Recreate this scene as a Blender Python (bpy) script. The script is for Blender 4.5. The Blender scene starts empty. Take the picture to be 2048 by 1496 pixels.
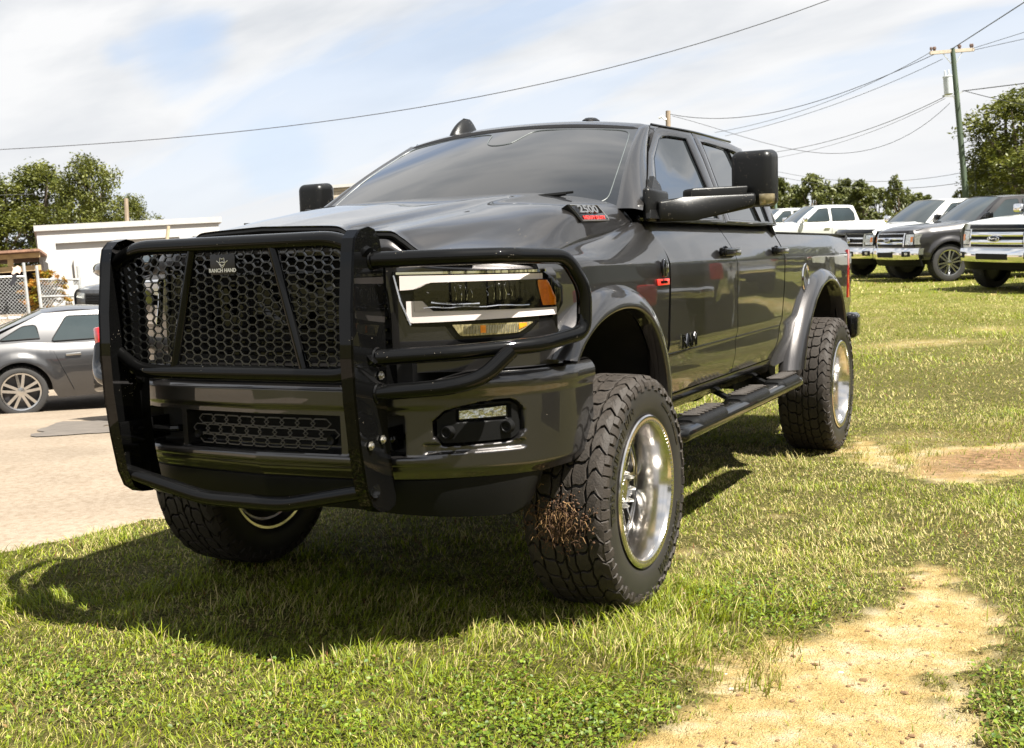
import bpy, bmesh, math, random
import numpy as np
from mathutils import Matrix, Vector
R = math.radians
rng = np.random.default_rng(7)
random.seed(7)
scene = bpy.context.scene
COL = scene.collection

# ------------------------------------------------------------------ camera, world, sun, exposure
CAMT = np.array([2.67739, -4.126156, 1.392547])      # camera in the pickup's own frame
YAW, FOC, PW, PH = 0.483025, 2233.644, 2048.0, 1496.0

def axes(yaw, pitch, roll):
    cy, sy = math.cos(yaw), math.sin(yaw)
    f = np.array([-sy*math.cos(pitch), cy*math.cos(pitch), math.sin(pitch)])
    r0 = np.array([cy, sy, 0.0]); u0 = np.cross(r0, f)
    r = r0*math.cos(roll) + u0*math.sin(roll)
    return np.column_stack([r, np.cross(r, f), f])

CT = axes(YAW, -0.1003317, -0.0328566)               # in the pickup frame (it stands on a slope)
CG = axes(YAW, R(-2.4), R(-5.3))                      # in the world (gravity) frame
M3 = CG @ CT.T                                        # pickup frame -> world
CAM = M3 @ CAMT
M4 = Matrix([list(M3[i]) + [0] for i in range(3)] + [[0, 0, 0, 1]])

cd = bpy.data.cameras.new('camera'); cam = bpy.data.objects.new('camera', cd); COL.objects.link(cam)
cd.sensor_width = 36; cd.sensor_fit = 'HORIZONTAL'; cd.lens = FOC/PW*36
cd.clip_end = 3000; cd.clip_start = 0.05
cam.matrix_world = Matrix([[CG[i][0], CG[i][1], -CG[i][2], CAM[i]] for i in range(3)] + [[0, 0, 0, 1]])
cd.dof.use_dof = True; cd.dof.focus_distance = 4.6; cd.dof.aperture_fstop = 9.0
scene.camera = cam

SUN_T = np.array([0.50, -0.07, 0.86]); SUN_T /= np.linalg.norm(SUN_T)
SUN = M3 @ SUN_T
sun_el = math.asin(SUN[2]); sun_az = math.atan2(SUN[0], SUN[1])

w = bpy.data.worlds.new('World'); scene.world = w; w.use_nodes = True
nt = w.node_tree; N = nt.nodes; L = nt.links; N.clear()
out = N.new('ShaderNodeOutputWorld'); bg = N.new('ShaderNodeBackground'); bg.inputs[1].default_value = 0.10
sky = N.new('ShaderNodeTexSky'); sky.sky_type = 'NISHITA'; sky.sun_disc = False
sky.sun_elevation = sun_el; sky.sun_rotation = sun_az; sky.air_density = 1.0; sky.dust_density = 1.5; sky.ozone_density = 1.0
tc = N.new('ShaderNodeTexCoord')
def wn(t, **k):
    n = N.new(t)
    for a, b in k.items(): setattr(n, a, b)
    return n
# flatten the dome so that clouds lie in a plane overhead (x/z, y/z)
sep = wn('ShaderNodeSeparateXYZ'); L.new(tc.outputs['Generated'], sep.inputs[0])
mz = wn('ShaderNodeMath', operation='MAXIMUM'); mz.inputs[1].default_value = 0.0; L.new(sep.outputs[2], mz.inputs[0])
az = wn('ShaderNodeMath', operation='ADD'); az.inputs[1].default_value = 0.22; L.new(mz.outputs[0], az.inputs[0])
dx = wn('ShaderNodeMath', operation='DIVIDE'); dy = wn('ShaderNodeMath', operation='DIVIDE')
L.new(sep.outputs[0], dx.inputs[0]); L.new(az.outputs[0], dx.inputs[1])
L.new(sep.outputs[1], dy.inputs[0]); L.new(az.outputs[0], dy.inputs[1])
cmb = wn('ShaderNodeCombineXYZ'); L.new(dx.outputs[0], cmb.inputs[0]); L.new(dy.outputs[0], cmb.inputs[1])
mp = wn('ShaderNodeMapping'); mp.inputs['Rotation'].default_value = (0, 0, R(-62)); mp.inputs['Scale'].default_value = (0.55, 2.1, 1)
mp.inputs['Location'].default_value = (3.3, 1.7, 0)
L.new(cmb.outputs[0], mp.inputs[0])
n1 = wn('ShaderNodeTexNoise'); n1.inputs['Scale'].default_value = 0.85; n1.inputs['Detail'].default_value = 9; n1.inputs['Roughness'].default_value = 0.52; n1.inputs['Distortion'].default_value = 0.35
L.new(mp.outputs[0], n1.inputs['Vector'])
mp2 = wn('ShaderNodeMapping'); mp2.inputs['Rotation'].default_value = (0, 0, R(-50)); mp2.inputs['Scale'].default_value = (0.8, 1.5, 1); mp2.inputs['Location'].default_value = (0.4, 5.0, 2)
L.new(cmb.outputs[0], mp2.inputs[0])
n2 = wn('ShaderNodeTexNoise'); n2.inputs['Scale'].default_value = 2.1; n2.inputs['Detail'].default_value = 7; n2.inputs['Roughness'].default_value = 0.5; n2.inputs['Distortion'].default_value = 0.2
L.new(mp2.outputs[0], n2.inputs['Vector'])
cr = wn('ShaderNodeValToRGB'); cr.color_ramp.elements[0].position = 0.30; cr.color_ramp.elements[1].position = 0.47; cr.color_ramp.interpolation = 'EASE'
L.new(n1.outputs[0], cr.inputs[0])
cc = wn('ShaderNodeValToRGB'); cc.color_ramp.elements[0].position = 0.38; cc.color_ramp.elements[1].position = 0.56
CLOUD = 2.95
cc.color_ramp.elements[0].color = (0.42, 0.48, 0.56, 1); cc.color_ramp.elements[1].color = (1, 1, 1, 1)
L.new(n2.outputs[0], cc.inputs[0])
cs = wn('ShaderNodeMixRGB', blend_type='MULTIPLY'); cs.inputs[0].default_value = 1.0; cs.inputs[2].default_value = (CLOUD, CLOUD, CLOUD*1.0, 1)
L.new(cc.outputs[0], cs.inputs[1])
sk2 = wn('ShaderNodeMixRGB', blend_type='MIX'); sk2.inputs[0].default_value = 0.72; sk2.inputs[2].default_value = (1.45, 1.72, 2.15, 1)
L.new(sky.outputs[0], sk2.inputs[1])
hz0 = wn('ShaderNodeMapRange'); hz0.interpolation_type = 'SMOOTHSTEP'; hz0.inputs['From Min'].default_value = 0.0; hz0.inputs['From Max'].default_value = 0.45; hz0.inputs['To Min'].default_value = 1.0; hz0.inputs['To Max'].default_value = 0.0
L.new(sep.outputs[2], hz0.inputs['Value'])
cvm = wn('ShaderNodeMath', operation='MAXIMUM'); L.new(cr.outputs[0], cvm.inputs[0]); L.new(hz0.outputs[0], cvm.inputs[1]); cov = cvm.outputs[0]
for (gx0, gy0, wid, amt) in ((335, 82, .042, .62), (410, 62, .024, .45), (235, 103, .018, .45), (560, 322, .022, .35)):
    dv = CG @ np.array([(gx0-PW/2)/FOC, -(gy0-PH/2)/FOC, 1.0]); dv /= np.linalg.norm(dv)
    cv = wn('ShaderNodeVectorMath', operation='DISTANCE'); cv.inputs[1].default_value = tuple(dv)
    sc3 = wn('ShaderNodeVectorMath', operation='NORMALIZE'); L.new(tc.outputs['Generated'], sc3.inputs[0]); L.new(sc3.outputs[0], cv.inputs[0])
    nz = wn('ShaderNodeMath', operation='MULTIPLY_ADD'); nz.inputs[1].default_value = -wid*7; nz.inputs[2].default_value = wid*3.4; L.new(n1.outputs[0], nz.inputs[0])
    ds = wn('ShaderNodeMath', operation='SUBTRACT'); L.new(cv.outputs['Value'], ds.inputs[0]); L.new(nz.outputs[0], ds.inputs[1])
    mr_ = wn('ShaderNodeMapRange'); mr_.interpolation_type = 'SMOOTHSTEP'; mr_.inputs['From Min'].default_value = wid*.2; mr_.inputs['From Max'].default_value = wid*1.35; mr_.inputs['To Min'].default_value = 1-amt; mr_.inputs['To Max'].default_value = 1; L.new(ds.outputs[0], mr_.inputs['Value'])
    mm_ = wn('ShaderNodeMath', operation='MULTIPLY'); L.new(cov, mm_.inputs[0]); L.new(mr_.outputs[0], mm_.inputs[1]); cov = mm_.outputs[0]
mx = wn('ShaderNodeMixRGB', blend_type='MIX'); L.new(cov, mx.inputs[0]); L.new(sk2.outputs[0], mx.inputs[1]); L.new(cs.outputs[0], mx.inputs[2])
hz = wn('ShaderNodeMapRange'); hz.interpolation_type = 'SMOOTHSTEP'; hz.inputs['From Min'].default_value = 0.0; hz.inputs['From Max'].default_value = 0.60; hz.inputs['To Min'].default_value = 1.0; hz.inputs['To Max'].default_value = 0.0
L.new(sep.outputs[2], hz.inputs['Value'])
mh = wn('ShaderNodeMixRGB', blend_type='MIX'); L.new(hz.outputs[0], mh.inputs[0]); L.new(cs.outputs[0], mh.inputs[1]); mh.inputs[2].default_value = (2.70, 2.72, 2.76, 1)
L.new(mh.outputs[0], mx.inputs[2]); L.new(mx.outputs[0], bg.inputs[0]); L.new(bg.outputs[0], out.inputs[0])

sl = bpy.data.lights.new('sun', 'SUN'); sl.energy = 5.0; sl.angle = R(0.53); sl.color = (1.0, 0.955, 0.87)
so = bpy.data.objects.new('sun', sl); COL.objects.link(so)
so.rotation_mode = 'QUATERNION'; so.rotation_quaternion = Vector(SUN).to_track_quat('Z', 'Y')
scene.view_settings.view_transform = 'Standard'; scene.view_settings.look = 'None'
scene.view_settings.exposure = 1.8; scene.view_settings.gamma = 1; scene.view_settings.use_curve_mapping = False
scene.cycles.max_bounces = 8; scene.cycles.transparent_max_bounces = 12
scene.cycles.glossy_bounces = 5; scene.cycles.diffuse_bounces = 3

FW = CG[:, 2]; RT = CG[:, 0]; UP = CG[:, 1]
def ray_w(px, py, depth):
    """world point seen at a photo pixel at a distance (metres along the view axis)"""
    return CAM + depth*(FW + RT*(px-PW/2)/FOC - UP*(py-PH/2)/FOC)

# ------------------------------------------------------------------ materials
def new_mat(name):
    m = bpy.data.materials.new(name); m.use_nodes = True
    return m, m.node_tree.nodes, m.node_tree.links, m.node_tree.nodes['Principled BSDF']
MATS = {}
def mat(name, col, rough=0.5, metal=0.0, coat=0.0, var=0.12, scale=8.0, bump=0.0, bscale=60.0, spec=0.5, coord='Object', emit=None, stretch=None):
    """procedural material: base colour broken up by noise, optional fine bump"""
    if name in MATS: return MATS[name]
    m, n, l, b = new_mat(name)
    b.inputs['Roughness'].default_value = rough; b.inputs['Metallic'].default_value = metal
    b.inputs['Specular IOR Level'].default_value = spec
    b.inputs['Coat Weight'].default_value = coat; b.inputs['Coat Roughness'].default_value = 0.015
    t = n.new('ShaderNodeTexCoord'); vec = t.outputs[coord]
    if stretch:
        mm = n.new('ShaderNodeMapping'); mm.inputs['Scale'].default_value = stretch; l.new(vec, mm.inputs[0]); vec = mm.outputs[0]
    z = n.new('ShaderNodeTexNoise'); z.inputs['Scale'].default_value = scale; z.inputs['Detail'].default_value = 6
    l.new(vec, z.inputs['Vector'])
    r = n.new('ShaderNodeValToRGB'); r.color_ramp.elements[0].position = 0.3; r.color_ramp.elements[1].position = 0.7
    c = np.array(col[:3])
    r.color_ramp.elements[0].color = (*np.clip(c*(1-var), 0, 1), 1); r.color_ramp.elements[1].color = (*np.clip(c*(1+var), 0, 1), 1)
    l.new(z.outputs[0], r.inputs[0]); l.new(r.outputs[0], b.inputs['Base Color'])
    if bump:
        z2 = n.new('ShaderNodeTexNoise'); z2.inputs['Scale'].default_value = bscale; z2.inputs['Detail'].default_value = 5
        l.new(vec, z2.inputs['Vector'])
        bp = n.new('ShaderNodeBump'); bp.inputs['Strength'].default_value = bump; bp.inputs['Distance'].default_value = 0.01
        l.new(z2.outputs[0], bp.inputs['Height']); l.new(bp.outputs[0], b.inputs['Normal'])
    MATS[name] = m
    return m

def paint(name, col, metal=0.0, rough=0.35, flake=0.0, dust=0.0, spec=0.5):
    m = mat(name, col, rough, metal, coat=1.0, var=0.03, scale=3, spec=spec)
    n = m.node_tree.nodes; l = m.node_tree.links; b = n['Principled BSDF']
    t = n.new('ShaderNodeTexCoord')
    if flake:
        z = n.new('ShaderNodeTexVoronoi'); z.inputs['Scale'].default_value = 900
        l.new(t.outputs['Object'], z.inputs['Vector'])
        bp = n.new('ShaderNodeBump'); bp.inputs['Strength'].default_value = flake; bp.inputs['Distance'].default_value = 0.002
        l.new(z.outputs['Distance'], bp.inputs['Height']); l.new(bp.outputs[0], b.inputs['Normal'])
    # very slight waviness in the clear coat, as pressed panels have
    z = n.new('ShaderNodeTexNoise'); z.inputs['Scale'].default_value = 2.2; z.inputs['Detail'].default_value = 1.5
    l.new(t.outputs['Object'], z.inputs['Vector'])
    bp = n.new('ShaderNodeBump'); bp.inputs['Strength'].default_value = 0.10; bp.inputs['Distance'].default_value = 0.02
    l.new(z.outputs[0], bp.inputs['Height']); l.new(bp.outputs[0], b.inputs['Coat Normal'])
    b.inputs['Coat IOR'].default_value = 1.6
    if dust: add_specks(m, dust)
    return m

def add_specks(m, amount, scale=130.0, colr=(0.5, 0.43, 0.34, 1)):
    """dried specks of mud: small irregular dots, clustered"""
    n = m.node_tree.nodes; l = m.node_tree.links; b = n['Principled BSDF']
    t = n.new('ShaderNodeTexCoord')
    v = n.new('ShaderNodeTexVoronoi'); v.inputs['Scale'].default_value = scale; v.inputs['Randomness'].default_value = 1
    l.new(t.outputs['Object'], v.inputs['Vector'])
    a = n.new('ShaderNodeMath'); a.operation = 'LESS_THAN'; a.inputs[1].default_value = 0.13
    l.new(v.outputs['Distance'], a.inputs[0])
    z = n.new('ShaderNodeTexNoise'); z.inputs['Scale'].default_value = 9; z.inputs['Detail'].default_value = 4
    l.new(t.outputs['Object'], z.inputs['Vector'])
    sc = n.new('ShaderNodeSeparateColor'); l.new(v.outputs['Color'], sc.inputs[0])
    q = n.new('ShaderNodeMath'); q.operation = 'MULTIPLY'; l.new(sc.outputs[0], q.inputs[0]); l.new(z.outputs[0], q.inputs[1])
    g = n.new('ShaderNodeMath'); g.operation = 'GREATER_THAN'; g.inputs[1].default_value = 0.62 - amount*0.3
    l.new(q.outputs[0], g.inputs[0])
    k = n.new('ShaderNodeMath'); k.operation = 'MULTIPLY'; l.new(a.outputs[0], k.inputs[0]); l.new(g.outputs[0], k.inputs[1])
    src = b.inputs['Base Color'].links[0].from_socket
    mxx = n.new('ShaderNodeMixRGB'); l.new(k.outputs[0], mxx.inputs[0]); l.new(src, mxx.inputs[1]); mxx.inputs[2].default_value = colr
    l.new(mxx.outputs[0], b.inputs['Base Color'])
    iv = n.new('ShaderNodeMath'); iv.operation = 'SUBTRACT'; iv.inputs[0].default_value = 1; l.new(k.outputs[0], iv.inputs[1])
    cw = b.inputs['Coat Weight'].default_value
    mu = n.new('ShaderNodeMath'); mu.operation = 'MULTIPLY'; mu.inputs[1].default_value = cw; l.new(iv.outputs[0], mu.inputs[0]); l.new(mu.outputs[0], b.inputs['Coat Weight'])
    rm = n.new('ShaderNodeMix'); rm.data_type = 'FLOAT'; l.new(k.outputs[0], rm.inputs[0]); rm.inputs[2].default_value = b.inputs['Roughness'].default_value; rm.inputs[3].default_value = 0.9
    l.new(rm.outputs[0], b.inputs['Roughness'])
    if b.inputs['Metallic'].default_value > 0:
        mm = n.new('ShaderNodeMath'); mm.operation = 'MULTIPLY'; mm.inputs[1].default_value = b.inputs['Metallic'].default_value
        l.new(iv.outputs[0], mm.inputs[0]); l.new(mm.outputs[0], b.inputs['Metallic'])

def clear_lens(name, tint=(1, 1, 1), opac=0.15):
    m, n, l, b = new_mat(name); n.remove(b)
    o = n['Material Output']; tr = n.new('ShaderNodeBsdfTransparent'); tr.inputs[0].default_value = (*tint, 1)
    gl = n.new('ShaderNodeBsdfGlossy'); gl.inputs['Roughness'].default_value = 0.02
    fr = n.new('ShaderNodeFresnel'); fr.inputs[0].default_value = 1.5
    z = n.new('ShaderNodeTexNoise'); z.inputs['Scale'].default_value = 3
    t = n.new('ShaderNodeTexCoord'); l.new(t.outputs['Object'], z.inputs['Vector'])
    bp = n.new('ShaderNodeBump'); bp.inputs['Strength'].default_value = 0.05; l.new(z.outputs[0], bp.inputs['Height']); l.new(bp.outputs[0], gl.inputs['Normal'])
    mxs = n.new('ShaderNodeMixShader'); l.new(fr.outputs[0], mxs.inputs[0]); l.new(tr.outputs[0], mxs.inputs[1]); l.new(gl.outputs[0], mxs.inputs[2])
    l.new(mxs.outputs[0], o.inputs[0]); MATS[name] = m
    return m

PAINT = paint('granite_metallic_paint', (0.046, 0.043, 0.042), metal=0.9, rough=0.36, flake=0.14, dust=0.05, spec=.3)
BLACKG = mat('black_powder_coat', (0.002, 0.002, 0.002), 0.5, coat=0.9, var=0.1, spec=.02); add_specks(BLACKG, 0.26, 170); BLACKG.node_tree.nodes['Principled BSDF'].inputs['Coat IOR'].default_value = 1.33
PLASTIC = mat('black_textured_plastic', (0.006, 0.006, 0.006), 0.42, bump=0.15, bscale=400, spec=.11); 
MIRRORP = mat('mirror_black_plastic', (0.005, 0.005, 0.005), 0.34, spec=.28, bump=0.1, bscale=500); add_specks(MIRRORP, 0.75, 150)
GLOSSB = mat('gloss_black_trim', (0.003, 0.003, 0.003), 0.3, coat=0.9, spec=.05); GLOSSB.node_tree.nodes['Principled BSDF'].inputs['Coat IOR'].default_value = 1.4
DARK = mat('underbody_dark', (0.010, 0.009, 0.008), 0.85, var=0.4)
RUBBER = mat('tyre_rubber', (0.026, 0.021, 0.017), 0.66, spec=.3, bump=0.25, bscale=160, var=0.22, scale=14)
SIDEW = mat('tyre_sidewall_rubber', (0.017, 0.0155, 0.014), 0.5, spec=.35, bump=0.08, bscale=200, var=0.12)
ALU = mat('polished_aluminium', (0.66, 0.635, 0.61), 0.15, 1.0, var=0.08, stretch=(14, 1, 1))
CHROME = mat('chrome', (0.85, 0.85, 0.86), 0.05, 1.0, var=0.02)
SATIN = mat('satin_metal', (0.55, 0.54, 0.52), 0.28, 1.0)
DRL = mat('milky_light_guide', (0.68, 0.60, 0.57), 0.22, coat=0.8, var=0.03)
AMBER = mat('amber_lens', (0.95, 0.26, 0.01), 0.15, coat=1.0, var=0.2, scale=60)
REDL = mat('red_lens', (0.50, 0.008, 0.012), 0.12, coat=1.0, var=0.15, scale=30)
REDB = mat('red_badge', (0.62, 0.03, 0.02), 0.3, coat=0.5)
GLASST = mat('tinted_glass', (0.010, 0.012, 0.013), 0.015, spec=0.85, var=0.3, scale=1.2, coat=0.5)
WSG = mat('dusty_windshield_glass', (0.008, 0.008, 0.008), 0.02, spec=0.9, var=0.25, scale=2.0, coat=0.8)
FRIT = mat('tint_edge_line', (0.07, 0.08, 0.08), 0.3)
LENS = clear_lens('clear_lens')
BAGE = mat('badge_grey', (0.25, 0.25, 0.25), 0.3, 0.8)
WHITEP = mat('white_print', (0.75, 0.72, 0.66), 0.5)
MUD = mat('dried_mud', (0.075, 0.038, 0.018), 0.95, var=0.4, scale=40, bump=0.5)

# ------------------------------------------------------------------ mesh helpers
def bev_prism(poly, fn, t0, t1, bev, seg=3):
    bm = bmesh.new(); k = len(poly)
    a = [bm.verts.new(fn(p, q, t0)) for p, q in poly]; b = [bm.verts.new(fn(p, q, t1)) for p, q in poly]
    bm.faces.new(a[::-1]); bm.faces.new(b)
    for i in range(k): bm.faces.new((a[i], a[(i+1) % k], b[(i+1) % k], b[i]))
    bmesh.ops.bevel(bm, geom=list(bm.edges), offset=bev, segments=seg, profile=0.5, affect='EDGES'); bm.verts.index_update()
    m = MB(); m.add([tuple(v.co) for v in bm.verts], [tuple(v.index for v in f.verts) for f in bm.faces]); bm.free(); return m
def catmull(P, n=8):
    P = [np.array(p, float) for p in P]; P = [2*P[0]-P[1]]+P+[2*P[-1]-P[-2]]; o = []
    for i in range(1, len(P)-2):
        for k in range(n):
            t = k/n; a, b, c_, d = P[i-1:i+3]
            o.append(.5*((2*b)+(c_-a)*t+(2*a-5*b+4*c_-d)*t*t+(3*b-a-3*c_+d)*t**3))
    o.append(P[-2]); return o
class MB:
    def __init__(s): s.v = []; s.f = []; s.m = []
    def add(s, vs, fs, mi=0):
        o = len(s.v); s.v += [tuple(map(float, p)) for p in vs]
        s.f += [tuple(i+o for i in f) for f in fs]; s.m += [mi]*len(fs)
        return s
    def grid(s, nu, nv, fn, mi=0, flip=False, skirt=None, mifn=None):
        """fn(u,v), u,v in 0..1; skirt = vector added to a border ring (panel return)"""
        vs = []; fs = []; ms = []
        for j in range(nv+1):
            for i in range(nu+1): vs.append(tuple(fn(i/nu, j/nv)))
        for j in range(nv):
            for i in range(nu):
                a = j*(nu+1)+i; q = (a, a+1, a+nu+2, a+nu+1)
                fs.append(q[::-1] if flip else q); ms.append(mifn((i+.5)/nu, (j+.5)/nv) if mifn else mi)
        if skirt is not None:
            ring = [i for i in range(nu+1)] + [(j+1)*(nu+1)-1 for j in range(1, nv+1)] + \
                   [nv*(nu+1)+i for i in range(nu-1, -1, -1)] + [j*(nu+1) for j in range(nv-1, 0, -1)]
            o = len(vs); sk = skirt if callable(skirt) else (lambda p: skirt)
            for r_ in ring:
                p = vs[r_]; d = sk(p); vs.append((p[0]+d[0], p[1]+d[1], p[2]+d[2]))
            k = len(ring)
            for i in range(k):
                q = (ring[i], o+i, o+(i+1) % k, ring[(i+1) % k])
                fs.append(q[::-1] if flip else q); ms.append(mi)
        o = len(s.v); s.v += [tuple(map(float, p)) for p in vs]; s.f += [tuple(i+o for i in f) for f in fs]; s.m += ms
        return s
    def tube(s, path, r, n=12, mi=0, closed=False, caps=True):
        P = [np.array(p, float) for p in path]; k = len(P)
        rr = r if isinstance(r, (list, tuple, np.ndarray)) else [r]*k
        T = []
        for i in range(k):
            a = P[i-1] if (i > 0 or closed) else P[i]; b = P[(i+1) % k] if (i < k-1 or closed) else P[i]
            t = b-a; T.append(t/(np.linalg.norm(t)+1e-12))
        up = np.array([0, 0, 1.0])
        if abs(T[0] @ up) > 0.9: up = np.array([1.0, 0, 0])
        nx = np.cross(T[0], up); nx /= np.linalg.norm(nx)
        vs = []; fs = []
        for i in range(k):
            nx = nx - T[i]*(nx @ T[i]); nx /= (np.linalg.norm(nx)+1e-12); ny = np.cross(T[i], nx)
            for j in range(n):
                a = 2*math.pi*j/n; vs.append(P[i] + rr[i]*(math.cos(a)*nx + math.sin(a)*ny))
        for i in range(k if closed else k-1):
            for j in range(n):
                a = i*n+j; b = i*n+(j+1) % n; c_ = ((i+1) % k)*n; fs.append((a, b, c_+(j+1) % n, c_+j))
        if caps and not closed:
            fs.append(tuple(range(n))[::-1]); fs.append(tuple((k-1)*n+j for j in range(n)))
        return s.add(vs, fs, mi)
    def lathe(s, prof, c=(0, 0, 0), n=48, mi=0, axis='x', closed=False):
        """prof: list of (along axis, radius)"""
        vs = []; fs = []; k = len(prof)
        for i in range(n):
            a = 2*math.pi*i/n; ca, sa = math.cos(a), math.sin(a)
            for (h, r) in prof:
                if axis == 'x': vs.append((c[0]+h, c[1]+r*ca, c[2]+r*sa))
                elif axis == 'y': vs.append((c[0]+r*ca, c[1]+h, c[2]+r*sa))
                else: vs.append((c[0]+r*ca, c[1]+r*sa, c[2]+h))
        for i in range(n):
            for j in range(k if closed else k-1):
                a = i*k+j; b = ((i+1) % n)*k+j; a2 = i*k+(j+1) % k; b2 = ((i+1) % n)*k+(j+1) % k
                fs.append((a, b, b2, a2))
        return s.add(vs, fs, mi)
    def box(s, c, d, mi=0, bev=0.0, seg=2, rot=None, taper=None):
        bm = bmesh.new(); bmesh.ops.create_cube(bm, size=1)
        for v in bm.verts:
            v.co = Vector((v.co.x*d[0], v.co.y*d[1], v.co.z*d[2]))
            if taper: v.co = Vector(taper(v.co))
        if bev: bmesh.ops.bevel(bm, geom=list(bm.edges), offset=bev, segments=seg, profile=0.5, affect='EDGES')
        bm.verts.index_update()
        m = rot if rot is not None else Matrix.Identity(3)
        vs = [tuple(m @ v.co + Vector(c)) for v in bm.verts]; fs = [tuple(v.index for v in f.verts) for f in bm.faces]
        bm.free(); return s.add(vs, fs, mi)
    def prism(s, poly, fn, t0, t1, mi=0, bev=0.0):
        """poly [(a,b)], fn(a,b,t)->xyz"""
        k = len(poly)
        vs = [fn(a, b, t0) for a, b in poly] + [fn(a, b, t1) for a, b in poly]
        fs = [tuple(range(k))[::-1], tuple(range(k, 2*k))] + [(i, (i+1) % k, k+(i+1) % k, k+i) for i in range(k)]
        return s.add(vs, fs, mi)
    def bar(s, a, b, w, h, mi=0):
        a = Vector(a); b = Vector(b); d = (b-a); ln = d.length
        q = d.to_track_quat('X', 'Z').to_matrix()
        return s.box((a+b)/2, (ln, w, h), mi, rot=q)
    def mesh(s, name, mats, smooth=35):
        me = bpy.data.meshes.new(name); me.from_pydata(s.v, [], s.f); me.update()
        for m_ in (mats if isinstance(mats, (list, tuple)) else [mats]): me.materials.append(m_)
        if len(me.materials) > 1: me.polygons.foreach_set('material_index', s.m)
        bm = bmesh.new(); bm.from_mesh(me); bmesh.ops.recalc_face_normals(bm, faces=bm.faces); bm.to_mesh(me); bm.free()
        if smooth:
            me.polygons.foreach_set('use_smooth', [True]*len(me.polygons)); me.set_sharp_from_angle(angle=R(smooth))
        return me
    def build(s, name, mats, parent=None, smooth=35, label=None):
        o = bpy.data.objects.new(name, s.mesh(name, mats, smooth)); COL.objects.link(o)
        if parent: o.parent = parent
        if label: o['label'] = label
        return o

def empty(name, parent=None, loc=(0, 0, 0), rotz=0):
    o = bpy.data.objects.new(name, None); COL.objects.link(o); o.empty_display_size = 0.2
    o.location = loc; o.rotation_euler = (0, 0, rotz)
    if parent: o.parent = parent
    return o
def tag(o, label=None, cat=None, group=None, kind=None):
    if label: o['label'] = label
    if cat: o['category'] = cat
    if group: o['group'] = group
    if kind: o['kind'] = kind
    return o
def copy_tree(o, parent=None):
    c_ = o.copy(); COL.objects.link(c_); c_.parent = parent
    for ch in [x for x in KIDS.get(o.name, [])] or [x for x in bpy.data.objects if x.parent == o]: copy_tree(ch, c_)
    return c_
KIDS = {}
def hermite(xs, ys, x):
    """monotone cubic interpolation"""
    xs = np.asarray(xs, float); ys = np.asarray(ys, float); x = np.clip(x, xs[0], xs[-1])
    h = np.diff(xs); d = np.diff(ys)/h; m = np.zeros(len(xs)); m[0] = d[0]; m[-1] = d[-1]
    for i in range(1, len(xs)-1):
        m[i] = 0 if d[i-1]*d[i] <= 0 else 2*d[i-1]*d[i]/(d[i-1]+d[i])
    i = int(np.clip(np.searchsorted(xs, x)-1, 0, len(h)-1)); t = (x-xs[i])/h[i]
    return float((1+2*t)*(1-t)**2*ys[i] + t*(1-t)**2*h[i]*m[i] + t*t*(3-2*t)*ys[i+1] + t*t*(t-1)*h[i]*m[i+1])
def lerp(a, b, t): return a+(b-a)*t
def sstep(a, b, x):
    t = min(1, max(0, (x-a)/(b-a))); return t*t*(3-2*t)
def smoothpath(P, n=6, rad=0.35):
    """round the corners of a polyline"""
    P = [np.array(p, float) for p in P]; o = [P[0]]
    for i in range(1, len(P)-1):
        a, b, c_ = P[i-1], P[i], P[i+1]
        d1 = min(np.linalg.norm(a-b)*0.45, rad); d2 = min(np.linalg.norm(c_-b)*0.45, rad)
        s_ = b+(a-b)/np.linalg.norm(a-b)*d1; e = b+(c_-b)/np.linalg.norm(c_-b)*d2
        for k in range(n+1):
            t = k/n; o.append((1-t)**2*s_+2*t*(1-t)*b+t*t*e)
    o.append(P[-1]); return o
def text_mb(txt, size, depth, fn, mi=0, mb=None, bold=0.0, sx=1.0):
    """letters as solid geometry; fn(x,y,z)->xyz places them (x along the line, centred)"""
    cu = bpy.data.curves.new('t', 'FONT'); cu.body = txt; cu.size = size; cu.extrude = depth/2; cu.offset = bold; cu.align_x = 'CENTER'; cu.align_y = 'CENTER'; cu.resolution_u = 3
    ob = bpy.data.objects.new('t', cu); COL.objects.link(ob); bpy.context.view_layer.update()
    me = ob.evaluated_get(bpy.context.evaluated_depsgraph_get()).to_mesh()
    vs = [fn(v.co.x*sx, v.co.y, v.co.z) for v in me.vertices]; fs = [tuple(p.vertices) for p in me.polygons]
    mb = mb or MB(); mb.add(vs, fs, mi)
    bpy.data.objects.remove(ob); bpy.data.curves.remove(cu)
    return mb
# ================================================================== the pickup (front faces -Y, driver side +X)
truck = empty('pickup_truck'); truck.matrix_world = M4
tag(truck, 'large dark grey lifted four-door pickup with black grille guard in the foreground', 'pickup truck')

FX = ([0, .45, .6, .8, .92, .985, 1.0], [-.95, -.92, -.87, -.77, -.67, -.52, -.3])
BX = ([0, .5, .65, .8, .92, .98, 1.015, 1.02], [-1.02, -.98, -.93, -.84, -.73, -.62, -.475, -.3])
def yf(x): return hermite(*FX, abs(x))
def yb(x): return hermite(*BX, abs(x))
def nrm2(fn, x):
    e = 0.004; d = (fn(x+e)-fn(x-e))/(2*e); n_ = np.array([d, -1.0]); return n_/np.linalg.norm(n_)
def on_f(x, z, off=0.0):
    n_ = nrm2(yf, x); return (x+n_[0]*off, yf(x)+n_[1]*off, z)
def on_b(x, z, off=0.0):
    n_ = nrm2(yb, x); return (x+n_[0]*off, yb(x)+n_[1]*off, z)

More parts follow.
